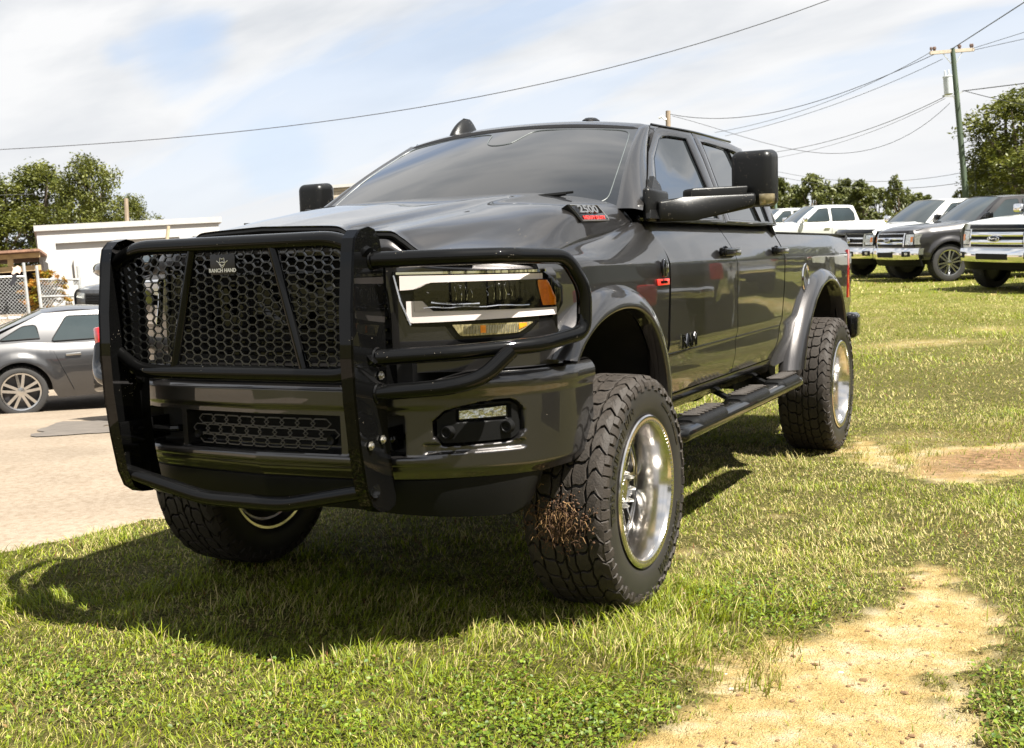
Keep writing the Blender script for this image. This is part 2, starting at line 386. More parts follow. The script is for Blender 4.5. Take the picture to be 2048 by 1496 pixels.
def xs(y, z):
    """half width of the body side"""
    x = 0.985
    if z > 1.365: x -= 0.36*(z-1.365) + 0.6*max(0, z-1.42)**1.6
    x -= 0.005*sstep(1.32, 1.02, z)
    x -= 0.012*sstep(1.0, .945, z)
    x -= .030*sstep(.88, .70, z)
    x -= 0.030*sstep(-0.15, -0.62, y) + 0.020*sstep(4.2, 5.0, y)
    return x

# ---- hood
HT = [(-0.86, [0, .31, .365, .52, .565, .64, .72, .855], [1.548, 1.537, 1.516, 1.511, 1.487, 1.436, 1.427, 1.41]),
      (-0.35, [0, .36, .46, .58, .68, .75, .81, .862], [1.624, 1.616, 1.596, 1.586, 1.570, 1.543, 1.500, 1.428]),
      (-0.05, [0, .39, .49, .61, .72, .79, .84, .866], [1.666, 1.659, 1.642, 1.632, 1.618, 1.600, 1.565, 1.468]),
      (0.20, [0, .42, .52, .63, .74, .80, .85, .872], [1.690, 1.684, 1.668, 1.655, 1.634, 1.612, 1.572, 1.500]),
      (0.48, [0, .44, .54, .65, .75, .81, .850, .880], [1.706, 1.700, 1.688, 1.672, 1.650, 1.630, 1.600, 1.555])]
def hood_pt(u, v):
    y0 = v
    sgn = -1 if u < 0 else 1; a = abs(u)*7
    X = [hermite(range(8), T_[1], a) for T_ in HT]; Z = [hermite(range(8), T_[2], a) for T_ in HT]
    ys = [T_[0] for T_ in HT]
    x = hermite(ys, X, y0); z = hermite(ys, Z, y0)
    return sgn*x, y0, z
def hood_fn(U, V):
    u = U*2-1; x0, _, _ = hood_pt(u, -.86)
    yfr = hermite([0, .31, .64, .72, .855], [-.93, -.905, -.865, -.83, -.72], abs(x0))
    yre = 0.50-0.10*(1-abs(u))**0 + 0.0 - 0.0*abs(u)
    y = lerp(yfr, 0.48 - 0.10*(1-u*u), V)
    x, _, z = hood_pt(u, max(-.86, min(.48, y)))
    return (x, y, z)
h = MB(); h.grid(112, 60, hood_fn, skirt=lambda p: (0, 0.012, -0.022))
hood = h.build('hood', PAINT, truck, 50)
# rolled lip under the hood's leading edge
lp = MB()
for k in range(60):
    pass
lpath = []
for k in range(61):
    p = hood_fn(0.5+(k/60-.5)*0.93, 0); lpath.append((p[0], p[1]+0.006, p[2]-0.017))
lp.tube(lpath, 0.011, 8); lp.build('hood_lip', PLASTIC, hood)
# hood side badge pods
for s in (1, -1):
    E2 = np.array([-.50, 0, .866]); N2 = np.array([.866, 0, .50]); E1 = np.array([0, 1, .02]); PC = np.array([.838, .100, 1.577])
    def bp(a, b, t, s=s):
        q = PC+E1*a+E2*b+N2*t; return (s*q[0], q[1], q[2])
    POD = [(-.175, .040), (-.125, -.042), (.165, -.042), (.165, -.02), (.125, .040)]
    pod = bev_prism(POD, bp, -.03, .006, .004, 2).build('badge_pod', GLOSSB, truck, 30)
    rm = MB(); rm.tube([bp(a*.93, b*.88, .007) for a, b in POD], .0028, 6, closed=True); rm.build('chrome_rim', SATIN, pod)
    text_mb('2500', .056, .006, lambda x, y, z, s=s: bp(s*x*1.75-.01, y*.85+.013, .009+z), bold=.0016).build('number', BAGE, pod, 0)
    text_mb('HEAVY DUTY', .027, .004, lambda x, y, z, s=s: bp(s*x*1.35+.012, y*.85-.026, .009+z), bold=.0006).build('lettering', REDB, pod, 0)

# ---- body side panels
def arc_pts(cy, cz, a, b, t0, t1, n):
    return [(cy+a*math.cos(R(lerp(t0, t1, k/n))), cz+b*math.sin(R(lerp(t0, t1, k/n)))) for k in range(n+1)]
def polyl(P):
    P = np.array(P); d = np.concatenate([[0], np.cumsum(np.linalg.norm(np.diff(P, axis=0), axis=1))]); d /= d[-1]
    return lambda t: (float(np.interp(t, d, P[:, 0])), float(np.interp(t, d, P[:, 1])))

def hood_edge_z(y): return hermite([T_[0] for T_ in HT], [T_[2][-1] for T_ in HT], y)
def hood_edge_x(y): return hermite([T_[0] for T_ in HT], [T_[1][-1] for T_ in HT], y)
fb = polyl([(-.56, 1.035), (-.53, 1.06)] + arc_pts(-.02, .72, .53, .545, 155, 8, 30) + [(.56, .76), (.612, .752)])
ftop = polyl([(-.62, 1.385), (-.4, 1.385), (0, 1.385), (.3, 1.385), (.648, 1.385)])
def fender_fn(s):
    def g(U, V):
        # V 0..0.45: cap from the hood seam over the shoulder; then down to the arch
        if V < 0.45:
            t = V/0.45
            yt, zt = ftop(U); ys_ = lerp(-.70, .50, U)
            if U > .8: yt = lerp(yt, yt, 1)
            hx, hz = hood_edge_x(max(-.86, min(.48, ys_)))+.004, hood_edge_z(max(-.86, min(.48, ys_)))-.006
            p0 = np.array([hx, ys_, hz]); p3 = np.array([xs(yt, zt), yt, zt])
            rise = sstep(-.2, .5, ys_)
            p1 = p0+np.array([.035, 0, -.004+.0*rise]); p2 = np.array([p3[0]-.012-.012*(1-rise), lerp(p0[1], p3[1], .75), p3[2]+.035+.045*rise])
            q = (1-t)**3*p0+3*t*(1-t)**2*p1+3*t*t*(1-t)*p2+t**3*p3
            return (s*q[0], q[1], q[2])
        t = (V-.45)/.55
        a = ftop(U); b = fb(U); y = lerp(a[0], b[0], t); z = lerp(a[1], b[1], t)
        if U > .9:
            k = (U-.9)/.1; y = lerp(y, lerp(.648, .612, sstep(0, 1, t)), k)
        return (s*xs(y, z), y, z)
    return g
for s in (1, -1):
    m_ = MB(); m_.grid(70, 44, fender_fn(s), skirt=(-s*.025, 0.0, 0)); fe = m_.build('front_fender', PAINT, truck, 60)
    if s == 1 or True:
        e = MB(); e.box((s*(xs(.54, 1.33)+.006), .570, 1.345), (.018, .07, .055), bev=.007, seg=3); e.box((s*(xs(.54, 1.33)+.012), .548, 1.342), (.018, .03, .080), bev=.007, seg=3); e.build('engine_badge', mat('smoked_chrome', (.14, .14, .15), .1, 1.0), fe)
        e = MB(); e.box((s*(xs(.54, 1.28)+.004), .555, 1.281), (.008, .15, .028), bev=.002); rb = e.build('red_badge', REDB, fe)
        e = text_mb('TURBO DIESEL', .0135, .002, lambda x, y, z, s=s: (s*(xs(.54, 1.28)+.009+z), .555+s*x, 1.281+y), bold=.0006); e.build('red_badge_lettering', BLACKG, fe, 0)

def ruled(yl, yr, zb, zt, s, n=(30, 40)):
    def g(U, V):
        z = lerp(zb(U) if callable(zb) else zb, zt, V); y = lerp(yl(z), yr(z), U); return (s*xs(y, z), y, z)
    return g
def seam_front(z): return hermite([.75, 1.0, 1.25, 1.385, 1.47, 1.56], [.622, .652, .664, .656, .60, .515], z)
def seam_mid(z): return hermite([.75, 1.0, 1.3, 1.56], [1.705, 1.735, 1.728, 1.640], z)
def seam_rear(z): return hermite([.72, .80, .95, 1.2, 1.4, 1.56], [2.50, 2.57, 2.665, 2.735, 2.745, 2.715], z)
def bed_front(z): return seam_rear(z)+.020
G = .0045
for s in (1, -1):
    for nm, a, b in (('front_door', lambda z: seam_front(z)+G, lambda z: seam_mid(z)-G), ('rear_door', lambda z: seam_mid(z)+G, lambda z: seam_rear(z)-G)):
        m_ = MB(); m_.grid(36, 60, ruled(a, b, .762, 1.560, s), skirt=(-s*.022, 0, 0)); d = m_.build(nm, PAINT, truck, 60)
        # character groove near the bottom as a thin dark strip set in
        gm = MB(); gm.tube([(s*(xs(y, .955)+.0005), y, .952) for y in np.linspace(a(.95)+.004, b(.95)-.004, 20)], .0035, 6); gm.build('lower_trim_line', PLASTIC, d)
        # belt moulding
        gm = MB(); gm.tube([(s*(xs(y, 1.56)-.002), y, 1.567) for y in np.linspace(a(1.56)+.01, b(1.56)-.01, 12)], .010, 8); gm.build('belt_moulding', GLOSSB, d)
        hy = b(1.4)-.13
        cup = MB(); cup.lathe([(0, .001), (.002, .04), (.0045, .047), (.001, .05)], (0, 0, 0), 24)
        cup.v = [(s*(xs(hy, 1.405)-.001)+s*x, hy-.02+y*1.5, 1.398+z*.8) for x, y, z in cup.v]
        cup.build('handle_cup', GLOSSB, d)
        hm = MB(); hm.box((s*(xs(hy, 1.40)+.030), hy, 1.405), (.024, .270, .042), bev=.011, seg=4)
        hm.box((s*(xs(hy, 1.40)+.014), hy-.118, 1.405), (.03, .034, .042), bev=.008); hm.box((s*(xs(hy, 1.40)+.014), hy+.118, 1.405), (.03, .034, .042), bev=.008)
        hm.build('door_handle', GLOSSB, d)
        if nm == 'front_door':
            t = text_mb('RAM', .086, .006, lambda x, y, z, s=s: (s*(xs(.91, .985)+.002+z), .915+s*x, .992+y), bold=.0045, sx=1.25); t.build('lettering_edge', CHROME, d, 0)
            t = text_mb('RAM', .086, .012, lambda x, y, z, s=s: (s*(xs(.91, .985)+.006+z), .915+s*x, .992+y), bold=-.0025, sx=1.25)
            t.build('lettering', GLOSSB, d, 0)
    # rocker
    m_ = MB(); m_.grid(30, 8, lambda U, V, s=s: (s*lerp(.90, xs(1, .755)-.004, math.sin(V*math.pi/2)), lerp(.60, 2.62, U), lerp(.672, .754, V)), skirt=(-s*.05, 0, .0)); m_.build('rocker_panel', GLOSSB, truck)
    # bed
    bb = polyl([(2.555, .74), (2.75, .70), (2.98, .72), (3.10, .86)] + arc_pts(3.78, .70, .60, .53, 158, 18, 30) + [(4.45, .86), (4.70, .88), (4.965, .88)])
    def bed_fn(U, V, s=s):
        if V < .15:
            t = V/.15; y = lerp(bed_front(1.52), 4.955, U); a = t*math.pi/2
            x = xs(y, 1.505); return (s*(x-.035+.035*math.sin(a)), y, 1.505+.018*math.cos(a))
        t = (V-.15)/.85; b = bb(U); a = (lerp(bed_front(1.505), 4.955, U), 1.505)
        # front edge follows the seam
        y = lerp(a[0], b[0], t); z = lerp(a[1], b[1], t)
        if U < .12: y = lerp(bed_front(max(.72, z)), y, U/.12)
        if U > .94: y = y+.0*U
        return (s*xs(y, z), y, z)
    m_ = MB(); m_.grid(70, 50, bed_fn, skirt=(-s*.03, 0, 0)); bs = m_.build('bed_side', PAINT, truck, 60)
    m_ = MB(); m_.box((s*.80, 3.83, 1.2), (.02, 2.25, .6)); m_.box((s*.86, 3.83, 1.515), (.13, 2.25, .014), bev=.004); m_.build('bed_rail', PLASTIC, truck)
    if s == 1:
        fy = 3.30
        f_ = MB(); f_.lathe([(0, .0), (.003, .05), (.004, .082), (.001, .088)], (0, 0, 0), 36); f_.v = [(xs(fy, 1.22)+x, fy+y, 1.225+z) for x, y, z in f_.v]; fd = f_.build('fuel_door', PAINT, bs)
        f_ = MB(); f_.lathe([(.001, .085), (.006, .089), (.001, .094)], (0, 0, 0), 40); f_.v = [(xs(fy, 1.22)+x, fy+y, 1.225+z) for x, y, z in f_.v]; f_.build('fuel_door_ring', CHROME, bs)
    tl = MB(); tl.grid(10, 12, lambda U, V, s=s: (s*(xs(4.9, 1.2)+.006-.05*U**3), lerp(4.80, 4.99, U), lerp(1.03, 1.40, V)), skirt=(-s*.03, 0, 0)); tl.build('tail_light', REDL, truck)
    rb = MB(); rb.box((s*.93, 5.02, .80), (.16, .22, .20), bev=.04, seg=4); rb.build('rear_bumper_end', GLOSSB, truck)
bt = MB(); bt.box((0, 4.965, 1.2), (1.86, .05, .62), bev=.01); bt.box((0, 3.83, .93), (1.6, 2.2, .03)); bt.box((0, 2.76, 1.2), (1.7, .03, .58)); bt.build('tailgate', PAINT, truck)
rb = MB(); rb.box((0, 5.06, .78), (1.7, .16, .16), bev=.03, seg=3); rb.build('rear_bumper', CHROME, truck)

# ---- cab greenhouse
def gx(z, y=2.0): return .948 - (z-1.555)*.392 - .25*max(0, z-1.97)**1.3 - .064*sstep(1.85, 1.10, y)*sstep(1.60, 2.0, z)
def ws_fn(U, V, off=0.0):
    u = U*2-1; hw = lerp(.842, .672, V); zb = 1.60; zt = 2.028
    y = lerp(.42, 1.16, V) - .14*(1-u*u)*lerp(1, .55, V) + .0*V
    # gentle bow
    y -= .02*math.sin(V*math.pi); z = lerp(zb, zt, V) + .042*(1-u*u)*V + .018*math.sin(V*math.pi)
    return (u*hw, y-off*.55, z+off*.83)
m_ = MB(); m_.grid(40, 24, ws_fn, skirt=(0, .01, -.01)); ws = m_.build('windshield', WSG, truck, 60)
fr = MB()
pts = [ws_fn(.02+.96*k/40, .955, .0015) for k in range(18)] + [ws_fn(.02+.96*k/40 if k < 18 or k > 24 else .02+.96*k/40, .955 - (0.16 if 19 <= k <= 21 else .13 if 18 <= k <= 22 else 0), .0015) for k in range(18, 41)]
pts = [ws_fn(.03, .06, .0015)]+[ws_fn(.03+.005*k, lerp(.06, .93, k/6), .0015) for k in range(1, 6)]
rim = [(.035, .07), (.03, .5), (.035, .88), (.05, .935), (.10, .95), (.40, .95), (.435, .93), (.44, .88), (.455, .80), (.48, .765), (.52, .76), (.56, .78), (.58, .86), (.60, .93), (.63, .95), (.93, .95), (.965, .92), (.972, .8), (.975, .5), (.968, .12), (.95, .075), (.9, .065)]
rp = smoothpath([np.array([a, b, 0]) for a, b in rim], 4, .05)
fr.tube([ws_fn(p[0], p[1], .0012) for p in rp], .0028, 4); fr.build('tint_edge', FRIT, ws, 0)
m_ = MB()
for x0, x1 in ((-.15, .12), (.30, .62)):
    m_.tube([(x0, .27, 1.640), (x0+.15, .29, 1.664), (x1+.02, .315, 1.676)], .009, 6); m_.tube([(x0+.02, .28, 1.664), (x1+.05, .325, 1.682)], .006, 6)
m_.build('wiper', PLASTIC, ws)
m_ = MB(); m_.grid(30, 4, lambda U, V: ((U*2-1)*.84, lerp(.36, .55, V)-.10*(1-(U*2-1)**2), 1.575+.07*(1-(U*2-1)**2)*(1-V)-.02*V)); m_.build('cowl', PLASTIC, truck)
def roof_fn(U, V):
    u = U*2-1; y = lerp(1.155-.075*(1-u*u), 2.72, V); a = abs(u)
    hw = lerp(.690, .765, sstep(1.05, 1.9, y)); x = u*hw
    z = 2.047 + .052*(1-a**2.3) - .03*V**3 + .012*math.sin(math.pi*min(1, V*1.2)) - .02*(1-min(1, V/.04))
    if a > .93: z -= .035*((a-.93)/.07)**2
    return (x, y, z)
m_ = MB(); m_.grid(50, 40, roof_fn, skirt=(0, 0, -.02)); roof = m_.build('roof', PAINT, truck, 60)
m_ = MB(); m_.box((0, 2.45, 1.9), (1.3, .02, .3)); m_.grid(20, 12, lambda U, V: ((U*2-1)*lerp(.90, .745, V), lerp(2.76, 2.66, V), lerp(1.5, 2.03, V))); m_.build('cab_rear_wall', PAINT, truck)
# shark fin antenna and small dome on the roof
m_ = MB(); vs = []
def fin(U, V):
    t = V; a = U*2*math.pi; L0 = lerp(.135, .045, t**1.2); w0 = lerp(.054, .013, t); yc = lerp(0, .030, t)
    return (math.sin(a)*w0, yc-math.cos(a)*L0, t*.094+(.010*math.sin(t*math.pi)))
m_.grid(28, 10, fin); top = len(m_.v); m_.box((0, .030, .096), (.012, .07, .008), bev=.003)
m_.v = [(x-.415, 1.30+y, z+2.082) for x, y, z in m_.v]; m_.build('shark_fin_antenna', MIRRORP, truck)
m_ = MB(); m_.lathe([(.0, .045), (.015, .042), (.026, .028), (.030, .001)], (0, 0, 0), 20, axis='z'); m_.v = [(.325+x, 1.34+y*1.5, 2.096+z) for x, y, z in m_.v]; m_.build('roof_dome_antenna', MIRRORP, truck)

for s in (1, -1):
    # A pillar, outer skin between glass edge and door seam
    def apil(U, V, s=s):
        w0 = np.array(ws_fn(1.0, V)); z = lerp(1.595, 2.045, V)
        ys_ = hermite([1.56, 1.64, 1.76, 1.89, 2.045], [.50, .50, .745, .90, 1.16], z); yo = hermite([1.595, 1.66, 1.76, 1.89, 2.05], [.475, .575, .76, .985, 1.255], z)
        p0 = np.array([w0[0], w0[1]-.004, w0[2]+.006]); p1 = np.array([gx(z, yo)-.002, yo, z])
        q = lerp(p0, p1, U); b = math.sin(U*math.pi)*.012; return (s*(q[0]+b), q[1]-b*.9, q[2]+b*.3)
    m_ = MB(); m_.grid(8, 24, apil, skirt=(-s*.02, .01, 0)); m_.build('windshield_pillar', PAINT, truck, 70)
    # door frames: ring between outer outline and window opening
    def onp(y, z, off=0.0): return (s*(gx(z, y)+off*.93), y, z+off*.36)
    OUT1 = [(.515, 1.56), (.60, 1.668), (.782, 1.765), (1.005, 1.892), (1.285, 2.035), (1.34, 2.046), (1.42, 2.047), (1.5, 2.047), (1.714, 2.047), (1.705, 1.9), (1.69, 1.75), (1.640, 1.56)]
    WIN1 = [(.755, 1.575), (.775, 1.668), (.865, 1.752), (1.035, 1.862), (1.255, 1.975), (1.325, 2.000), (1.40, 2.006), (1.48, 2.007), (1.605, 2.006), (1.600, 1.9), (1.59, 1.75), (1.545, 1.575)]
    OUT2 = [(1.650, 1.56), (1.698, 1.75), (1.713, 1.9), (1.722, 2.047), (1.9, 2.047), (2.1, 2.045), (2.4, 2.040), (2.585, 2.025), (2.655, 1.96), (2.70, 1.8), (2.715, 1.68), (2.712, 1.56)]
    WIN2 = [(1.735, 1.575), (1.778, 1.75), (1.792, 1.9), (1.80, 2.004), (1.9, 2.006), (2.1, 2.004), (2.37, 1.998), (2.485, 1.985), (2.55, 1.925), (2.575, 1.8), (2.575, 1.68), (2.560, 1.575)]
    for nm, O_, W_ in (('front_door_frame', OUT1, WIN1), ('rear_door_frame', OUT2, WIN2)):
        O2 = smoothpath([np.array([a, b, 0]) for a, b in O_+O_[:1]], 1, .01)[:-1]; 
        m_ = MB(); k = len(O_); P = []; F = []
        for (a, b), (c_, d_) in zip(O_, W_):
            P += [onp(a, b, -.02), onp(a, b, -.002), onp(a, b, .002), onp(lerp(a, c_, .3), lerp(b, d_, .3), .006), onp(lerp(a, c_, .85), lerp(b, d_, .85), .003), onp(c_, d_, -.001), onp(c_, d_, -.018)]
        for i in range(k):
            for j in range(6):
                a = i*7+j; b = ((i+1) % k)*7+j; F.append((a, b, b+1, a+1))
        m_.add(P, F); fr_ = m_.build(nm, PAINT, truck, 40)
        m_ = MB(); P = []; F = []
        cen = np.mean(np.array(W_), axis=0); n_ = len(W_)
        for r_ in range(6):
            t = r_/5
            for (a, b) in W_: yy, zz = lerp(a, cen[0], t), lerp(b, cen[1], t); P.append(onp(yy, zz, -.010))
        for r_ in range(5):
            for i in range(n_): F.append((r_*n_+i, r_*n_+(i+1) % n_, (r_+1)*n_+(i+1) % n_, (r_+1)*n_+i))
        m_.add(P, F); wn_ = m_.build('side_window', GLASST, fr_, 60)
        m_ = MB(); m_.tube([onp(a, b, -.004) for a, b in W_], .0065, 6, closed=True); m_.build('window_seal', GLOSSB, fr_)
        if nm == 'rear_door_frame':
            m_ = MB(); m_.bar(onp(2.36, 1.575, -.006), onp(2.28, 2.0, -.006), .016, .02); m_.build('quarter_divider', GLOSSB, fr_)
    # B pillar black applique, drip rail
    m_ = MB(); m_.grid(2, 10, lambda U, V, s=s: onp(lerp(lerp(1.552, 1.612, V), lerp(1.728, 1.792, V), U), lerp(1.58, 2.0, V), -.006)); m_.build('door_pillar', PLASTIC, truck)
    m_ = MB(); m_.tube([(s*(gx(2.045, y)+.0), y, 2.052-.006*max(0, y-2.4)**1.5) for y in np.linspace(1.25, 2.42, 20)], .007, 6); m_.build('drip_rail', GLOSSB, truck)
    m_ = MB(); m_.grid(6, 14, lambda U, V, s=s: (s*lerp(gx(lerp(1.555, 2.03, V))-.004, .6, (U**3)*.5), lerp(lerp(2.70, 2.60, V), 2.765, U) , lerp(1.50, 2.03, V)+.0), skirt=(-s*.02, 0, 0)); m_.build('cab_corner', PAINT, truck)
    # towing mirror
    mr = empty('towing_mirror', truck)
    m_ = MB(); m_.box((s*.925, .655, 1.620), (.035, .26, .15), bev=.015, seg=3, taper=lambda c_: (c_.x, c_.y, c_.z*(1.0 if c_.y < 0 else .9)))
    m_.prism([(.50, 1.56), (.60, 1.655), (.76, 1.76), (.80, 1.72), (.77, 1.56)], lambda a, b, t, s=s: (s*(gx(b)+t), a, b), -.01, .012)
    m_.build('mount', MIRRORP, mr)
    A2 = np.array([.935, .655]); B2 = np.array([1.285, .965]); e_ = (B2-A2)/np.linalg.norm(B2-A2); nn = np.array([e_[1], -e_[0]])
    def af(a, z, t, s=s):
        q = A2+e_*a+nn*t; return (s*q[0], q[1], z)
    bev_prism([(-.02, 1.545), (.16, 1.548), (.44, 1.600), (.455, 1.622), (.455, 1.668), (.10, 1.652), (-.02, 1.640)], af, -.055, .055, .016, 3).build('lower_arm', MIRRORP, mr, 50)
    bev_prism([(.135, 1.60), (.40, 1.62), (.42, 1.70), (.15, 1.692), (.135, 1.685)], af, -.045, .050, .010, 3).build('upper_arm', MIRRORP, mr, 50)
    m_ = MB(); HX = 1.268 if s > 0 else 1.245; HW = .205 if s > 0 else .175
    def tp(c_):
        k = 1-.10*(c_.y < 0); return (c_.x*k, c_.y, c_.z*k)
    m_.box((s*HX, 1.035, 1.738), (HW, .145, .268), bev=.036, seg=5, taper=tp); hd = m_.build('mirror_head', MIRRORP, mr, 60)
    m_ = MB(); m_.box((s*HX, 1.109, 1.74), (HW-.04, .006, .21), bev=.002); m_.build('mirror_glass', CHROME, mr)
    m_ = MB(); m_.grid(8, 8, lambda U, V, s=s: (s*(HX+HW/2-.060+.057*U-.012*max(0, .5-V)*U), .9585+.030*U**3+.014*(1-V)**3, lerp(1.612+.012*U*U, 1.662, V)), skirt=(0, .03, 0)); m_.build('mirror_lamp', mat('smoky_lamp', (.30, .25, .16), .12, .35, coat=1, var=.3, scale=50), mr, 60)

# ---- front fascia, grille, headlights
def topz(x): 
    return hermite([0, .31, .365, .52, .565, .64, .72, .855, .98], [1.520, 1.510, 1.492, 1.487, 1.463, 1.414, 1.404, 1.392, 1.372], abs(x))
def fas(U, V):
    x = (U*2-1)*.982; z = lerp(1.02, topz(x)-.004, V); a = abs(x)
    ins = sstep(.515+.03*(1.25-z), .495+.03*(1.25-z), a)*sstep(1.045, 1.065, z)*sstep(topz(x)-.075, topz(x)-.09, z)
    return on_f(x, z, -.075*ins - .02*sstep(topz(x)-.03, topz(x), z))
m_ = MB(); m_.grid(150, 60, fas); m_.build('grille_surround', PAINT, truck, 40)
gr = empty('grille', truck)
m_ = MB(); m_.grid(30, 2, lambda U, V: on_f((U*2-1)*.515, lerp(1.05, 1.44, V), -.066)); m_.build('backing', DARK, gr)
for k in range(9):
    z = 1.085+k*.042
    m_ = MB(); m_.grid(30, 6, lambda U, V, z=z: on_f((U*2-1)*.50, z+.008*math.cos(V*2*math.pi), -.045+.018*math.sin(V*2*math.pi))); m_.build('slat', GLOSSB, gr, 60)
for s in (1, -1):
    m_ = MB()
    m_.tube([on_f(s*.505, 1.44, -.012), on_f(s*.515, 1.25, -.012), on_f(s*.545, 1.09, -.012)], .010, 8); m_.build('grille_rim', GLOSSB, gr)
t = text_mb('RAM', .20, .02, lambda x, y, z: on_f(x, 1.26+y, -.02+z), bold=.012, sx=1.7); t.build('lettering', GLOSSB, gr, 0)

def strip(mb, x0, x1, zb, zt, off, thick, s, n=24, mi=0, surf=on_f):
    """ruled patch on a front surface between curves zb(x), zt(x)"""
    def g(U, V):
        x = lerp(x0, x1, U); z = lerp(zb(x), zt(x), V); p = surf(x, z, off); return (s*p[0], p[1], p[2])
    def sk(p): return (0, thick, 0)
    mb.grid(n, 6, g, mi, skirt=sk)
I = lambda *p: (lambda x, P=p: hermite([q[0] for q in P], [q[1] for q in P], x))
for s in (1, -1):
    hl = empty('headlight', truck)
    H_T = I((.530, 1.370), (.75, 1.3695), (.94, 1.366), (.965, 1.350), (.984, 1.30)); H_B = I((.530, 1.355), (.552, 1.270), (.584, 1.180), (.70, 1.178), (.97, 1.188), (.984, 1.24))
    m_ = MB(); strip(m_, .532, .984, H_B, H_T, .004, .03, s, 40); m_.build('housing', GLOSSB, hl)
    m_ = MB(); strip(m_, .535, .962, I((.535, 1.3605), (.962, 1.354)), I((.535, 1.3685), (.962, 1.3625)), .0085, .01, s); 
    m_.tube([(s*p[0], p[1], p[2]) for p in [on_f(.538, 1.358, .008), on_f(.556, 1.27, .008), on_f(.587, 1.186, .008)]], .005, 6); m_.build('chrome_trim', CHROME, hl)
    # upper and lower light guides
    m_ = MB(); strip(m_, .556, .955, I((.556, 1.306), (.60, 1.308), (.66, 1.330), (.955, 1.330)), I((.556, 1.3555), (.955, 1.3495)), .0085, .012, s); m_.build('upper_light_guide', DRL, hl)
    m_ = MB(); strip(m_, .575, .976, I((.575, 1.202), (.585, 1.193), (.976, 1.203)), I((.575, 1.268), (.628, 1.268), (.655, 1.232), (.976, 1.229)), .0105, .012, s); m_.build('lower_light_guide', DRL, hl)
    # lamp bowl: reflectors seen behind a clear lens
    m_ = MB(); strip(m_, .60, .972, I((.60, 1.235), (.972, 1.23)), I((.60, 1.305), (.66, 1.328), (.972, 1.330)), .0065, .01, s); m_.build('lamp_bowl', GLOSSB, hl)
    m_ = MB(); rr9 = random.Random(5)
    for cx in (.745, .855):
        for k in range(9):
            x0 = cx-.034+k*.008; zz = .036*math.sqrt(max(0, 1-((x0-cx)/.036)**2))
            if k % 2: continue
            p = [on_f(x0, 1.286+zz*.9, .0095), on_f(x0+.006, 1.286, .0095), on_f(x0+.004, 1.286-zz*.6, .0095)]; m_.tube([(s*q[0], q[1], q[2]) for q in p], .0012, 4)
    p = [on_f(x, 1.262-.010*math.sin((x-.66)*14)+.004*(x > .8), .0095) for x in np.linspace(.655, .80, 14)]; m_.tube([(s*q[0], q[1], q[2]) for q in p], .0032, 4)
    p = [on_f(x, 1.243+.002*math.sin(x*60), .0095) for x in np.linspace(.63, .93, 20)]; m_.tube([(s*q[0], q[1], q[2]) for q in p], .0022, 4)
    for k in range(26):
        x0, z0 = rr9.uniform(.64, .93), rr9.uniform(1.24, 1.325); p = [on_f(x0, z0, .0095), on_f(x0+rr9.uniform(.003, .016), z0+rr9.uniform(-.010, .010), .0095)]; m_.tube([(s*q[0], q[1], q[2]) for q in p], .0011, 3)
    m_.build('reflector', CHROME, hl)
    m_ = MB(); strip(m_, .948, .975, I((.948, 1.308), (.957, 1.237), (.975, 1.237)), I((.948, 1.326), (.960, 1.326), (.975, 1.262)), .0115, .012, s, 10); m_.build('amber_marker', AMBER, hl)
    m_ = MB(); strip(m_, .600, .975, I((.600, 1.232), (.975, 1.230)), I((.600, 1.308), (.66, 1.330), (.975, 1.330)), .016, .006, s); m_.build('lens', LENS, hl)
    # turn signal below
    m_ = MB(); strip(m_, .690, .948, I((.690, 1.185), (.735, 1.125), (.77, 1.118), (.88, 1.120), (.93, 1.150), (.948, 1.18)), I((.690, 1.190), (.948, 1.190)), .003, .03, s, 30); m_.build('turn_signal_housing', GLOSSB, hl)
    m_ = MB(); strip(m_, .718, .935, I((.718, 1.180), (.745, 1.143), (.90, 1.148), (.935, 1.178)), I((.718, 1.183), (.935, 1.183)), .0065, .01, s, 30); m_.build('turn_signal_lens', mat('ribbed_clear_lens', (.42, .36, .20), .18, .6, coat=1, var=.6, scale=60, stretch=(4, 1, 1)), hl)
    m_ = MB(); strip(m_, .80, .815, I((.80, 1.152), (.815, 1.152)), I((.80, 1.178), (.815, 1.178)), .009, .005, s, 3); strip(m_, .905, .922, I((.905, 1.160), (.922, 1.170)), I((.905, 1.180), (.922, 1.180)), .009, .005, s, 3); m_.build('turn_signal_amber', AMBER, hl)
    m_ = MB()
    for k in range(34):
        x = .752+k*.0045
        p = [on_f(x, 1.150, .008), on_f(x, 1.178, .008)]; m_.tube([(s*q[0], q[1], q[2]) for q in p], .0012, 3)
    m_.build('lens_ribs', SATIN, hl)

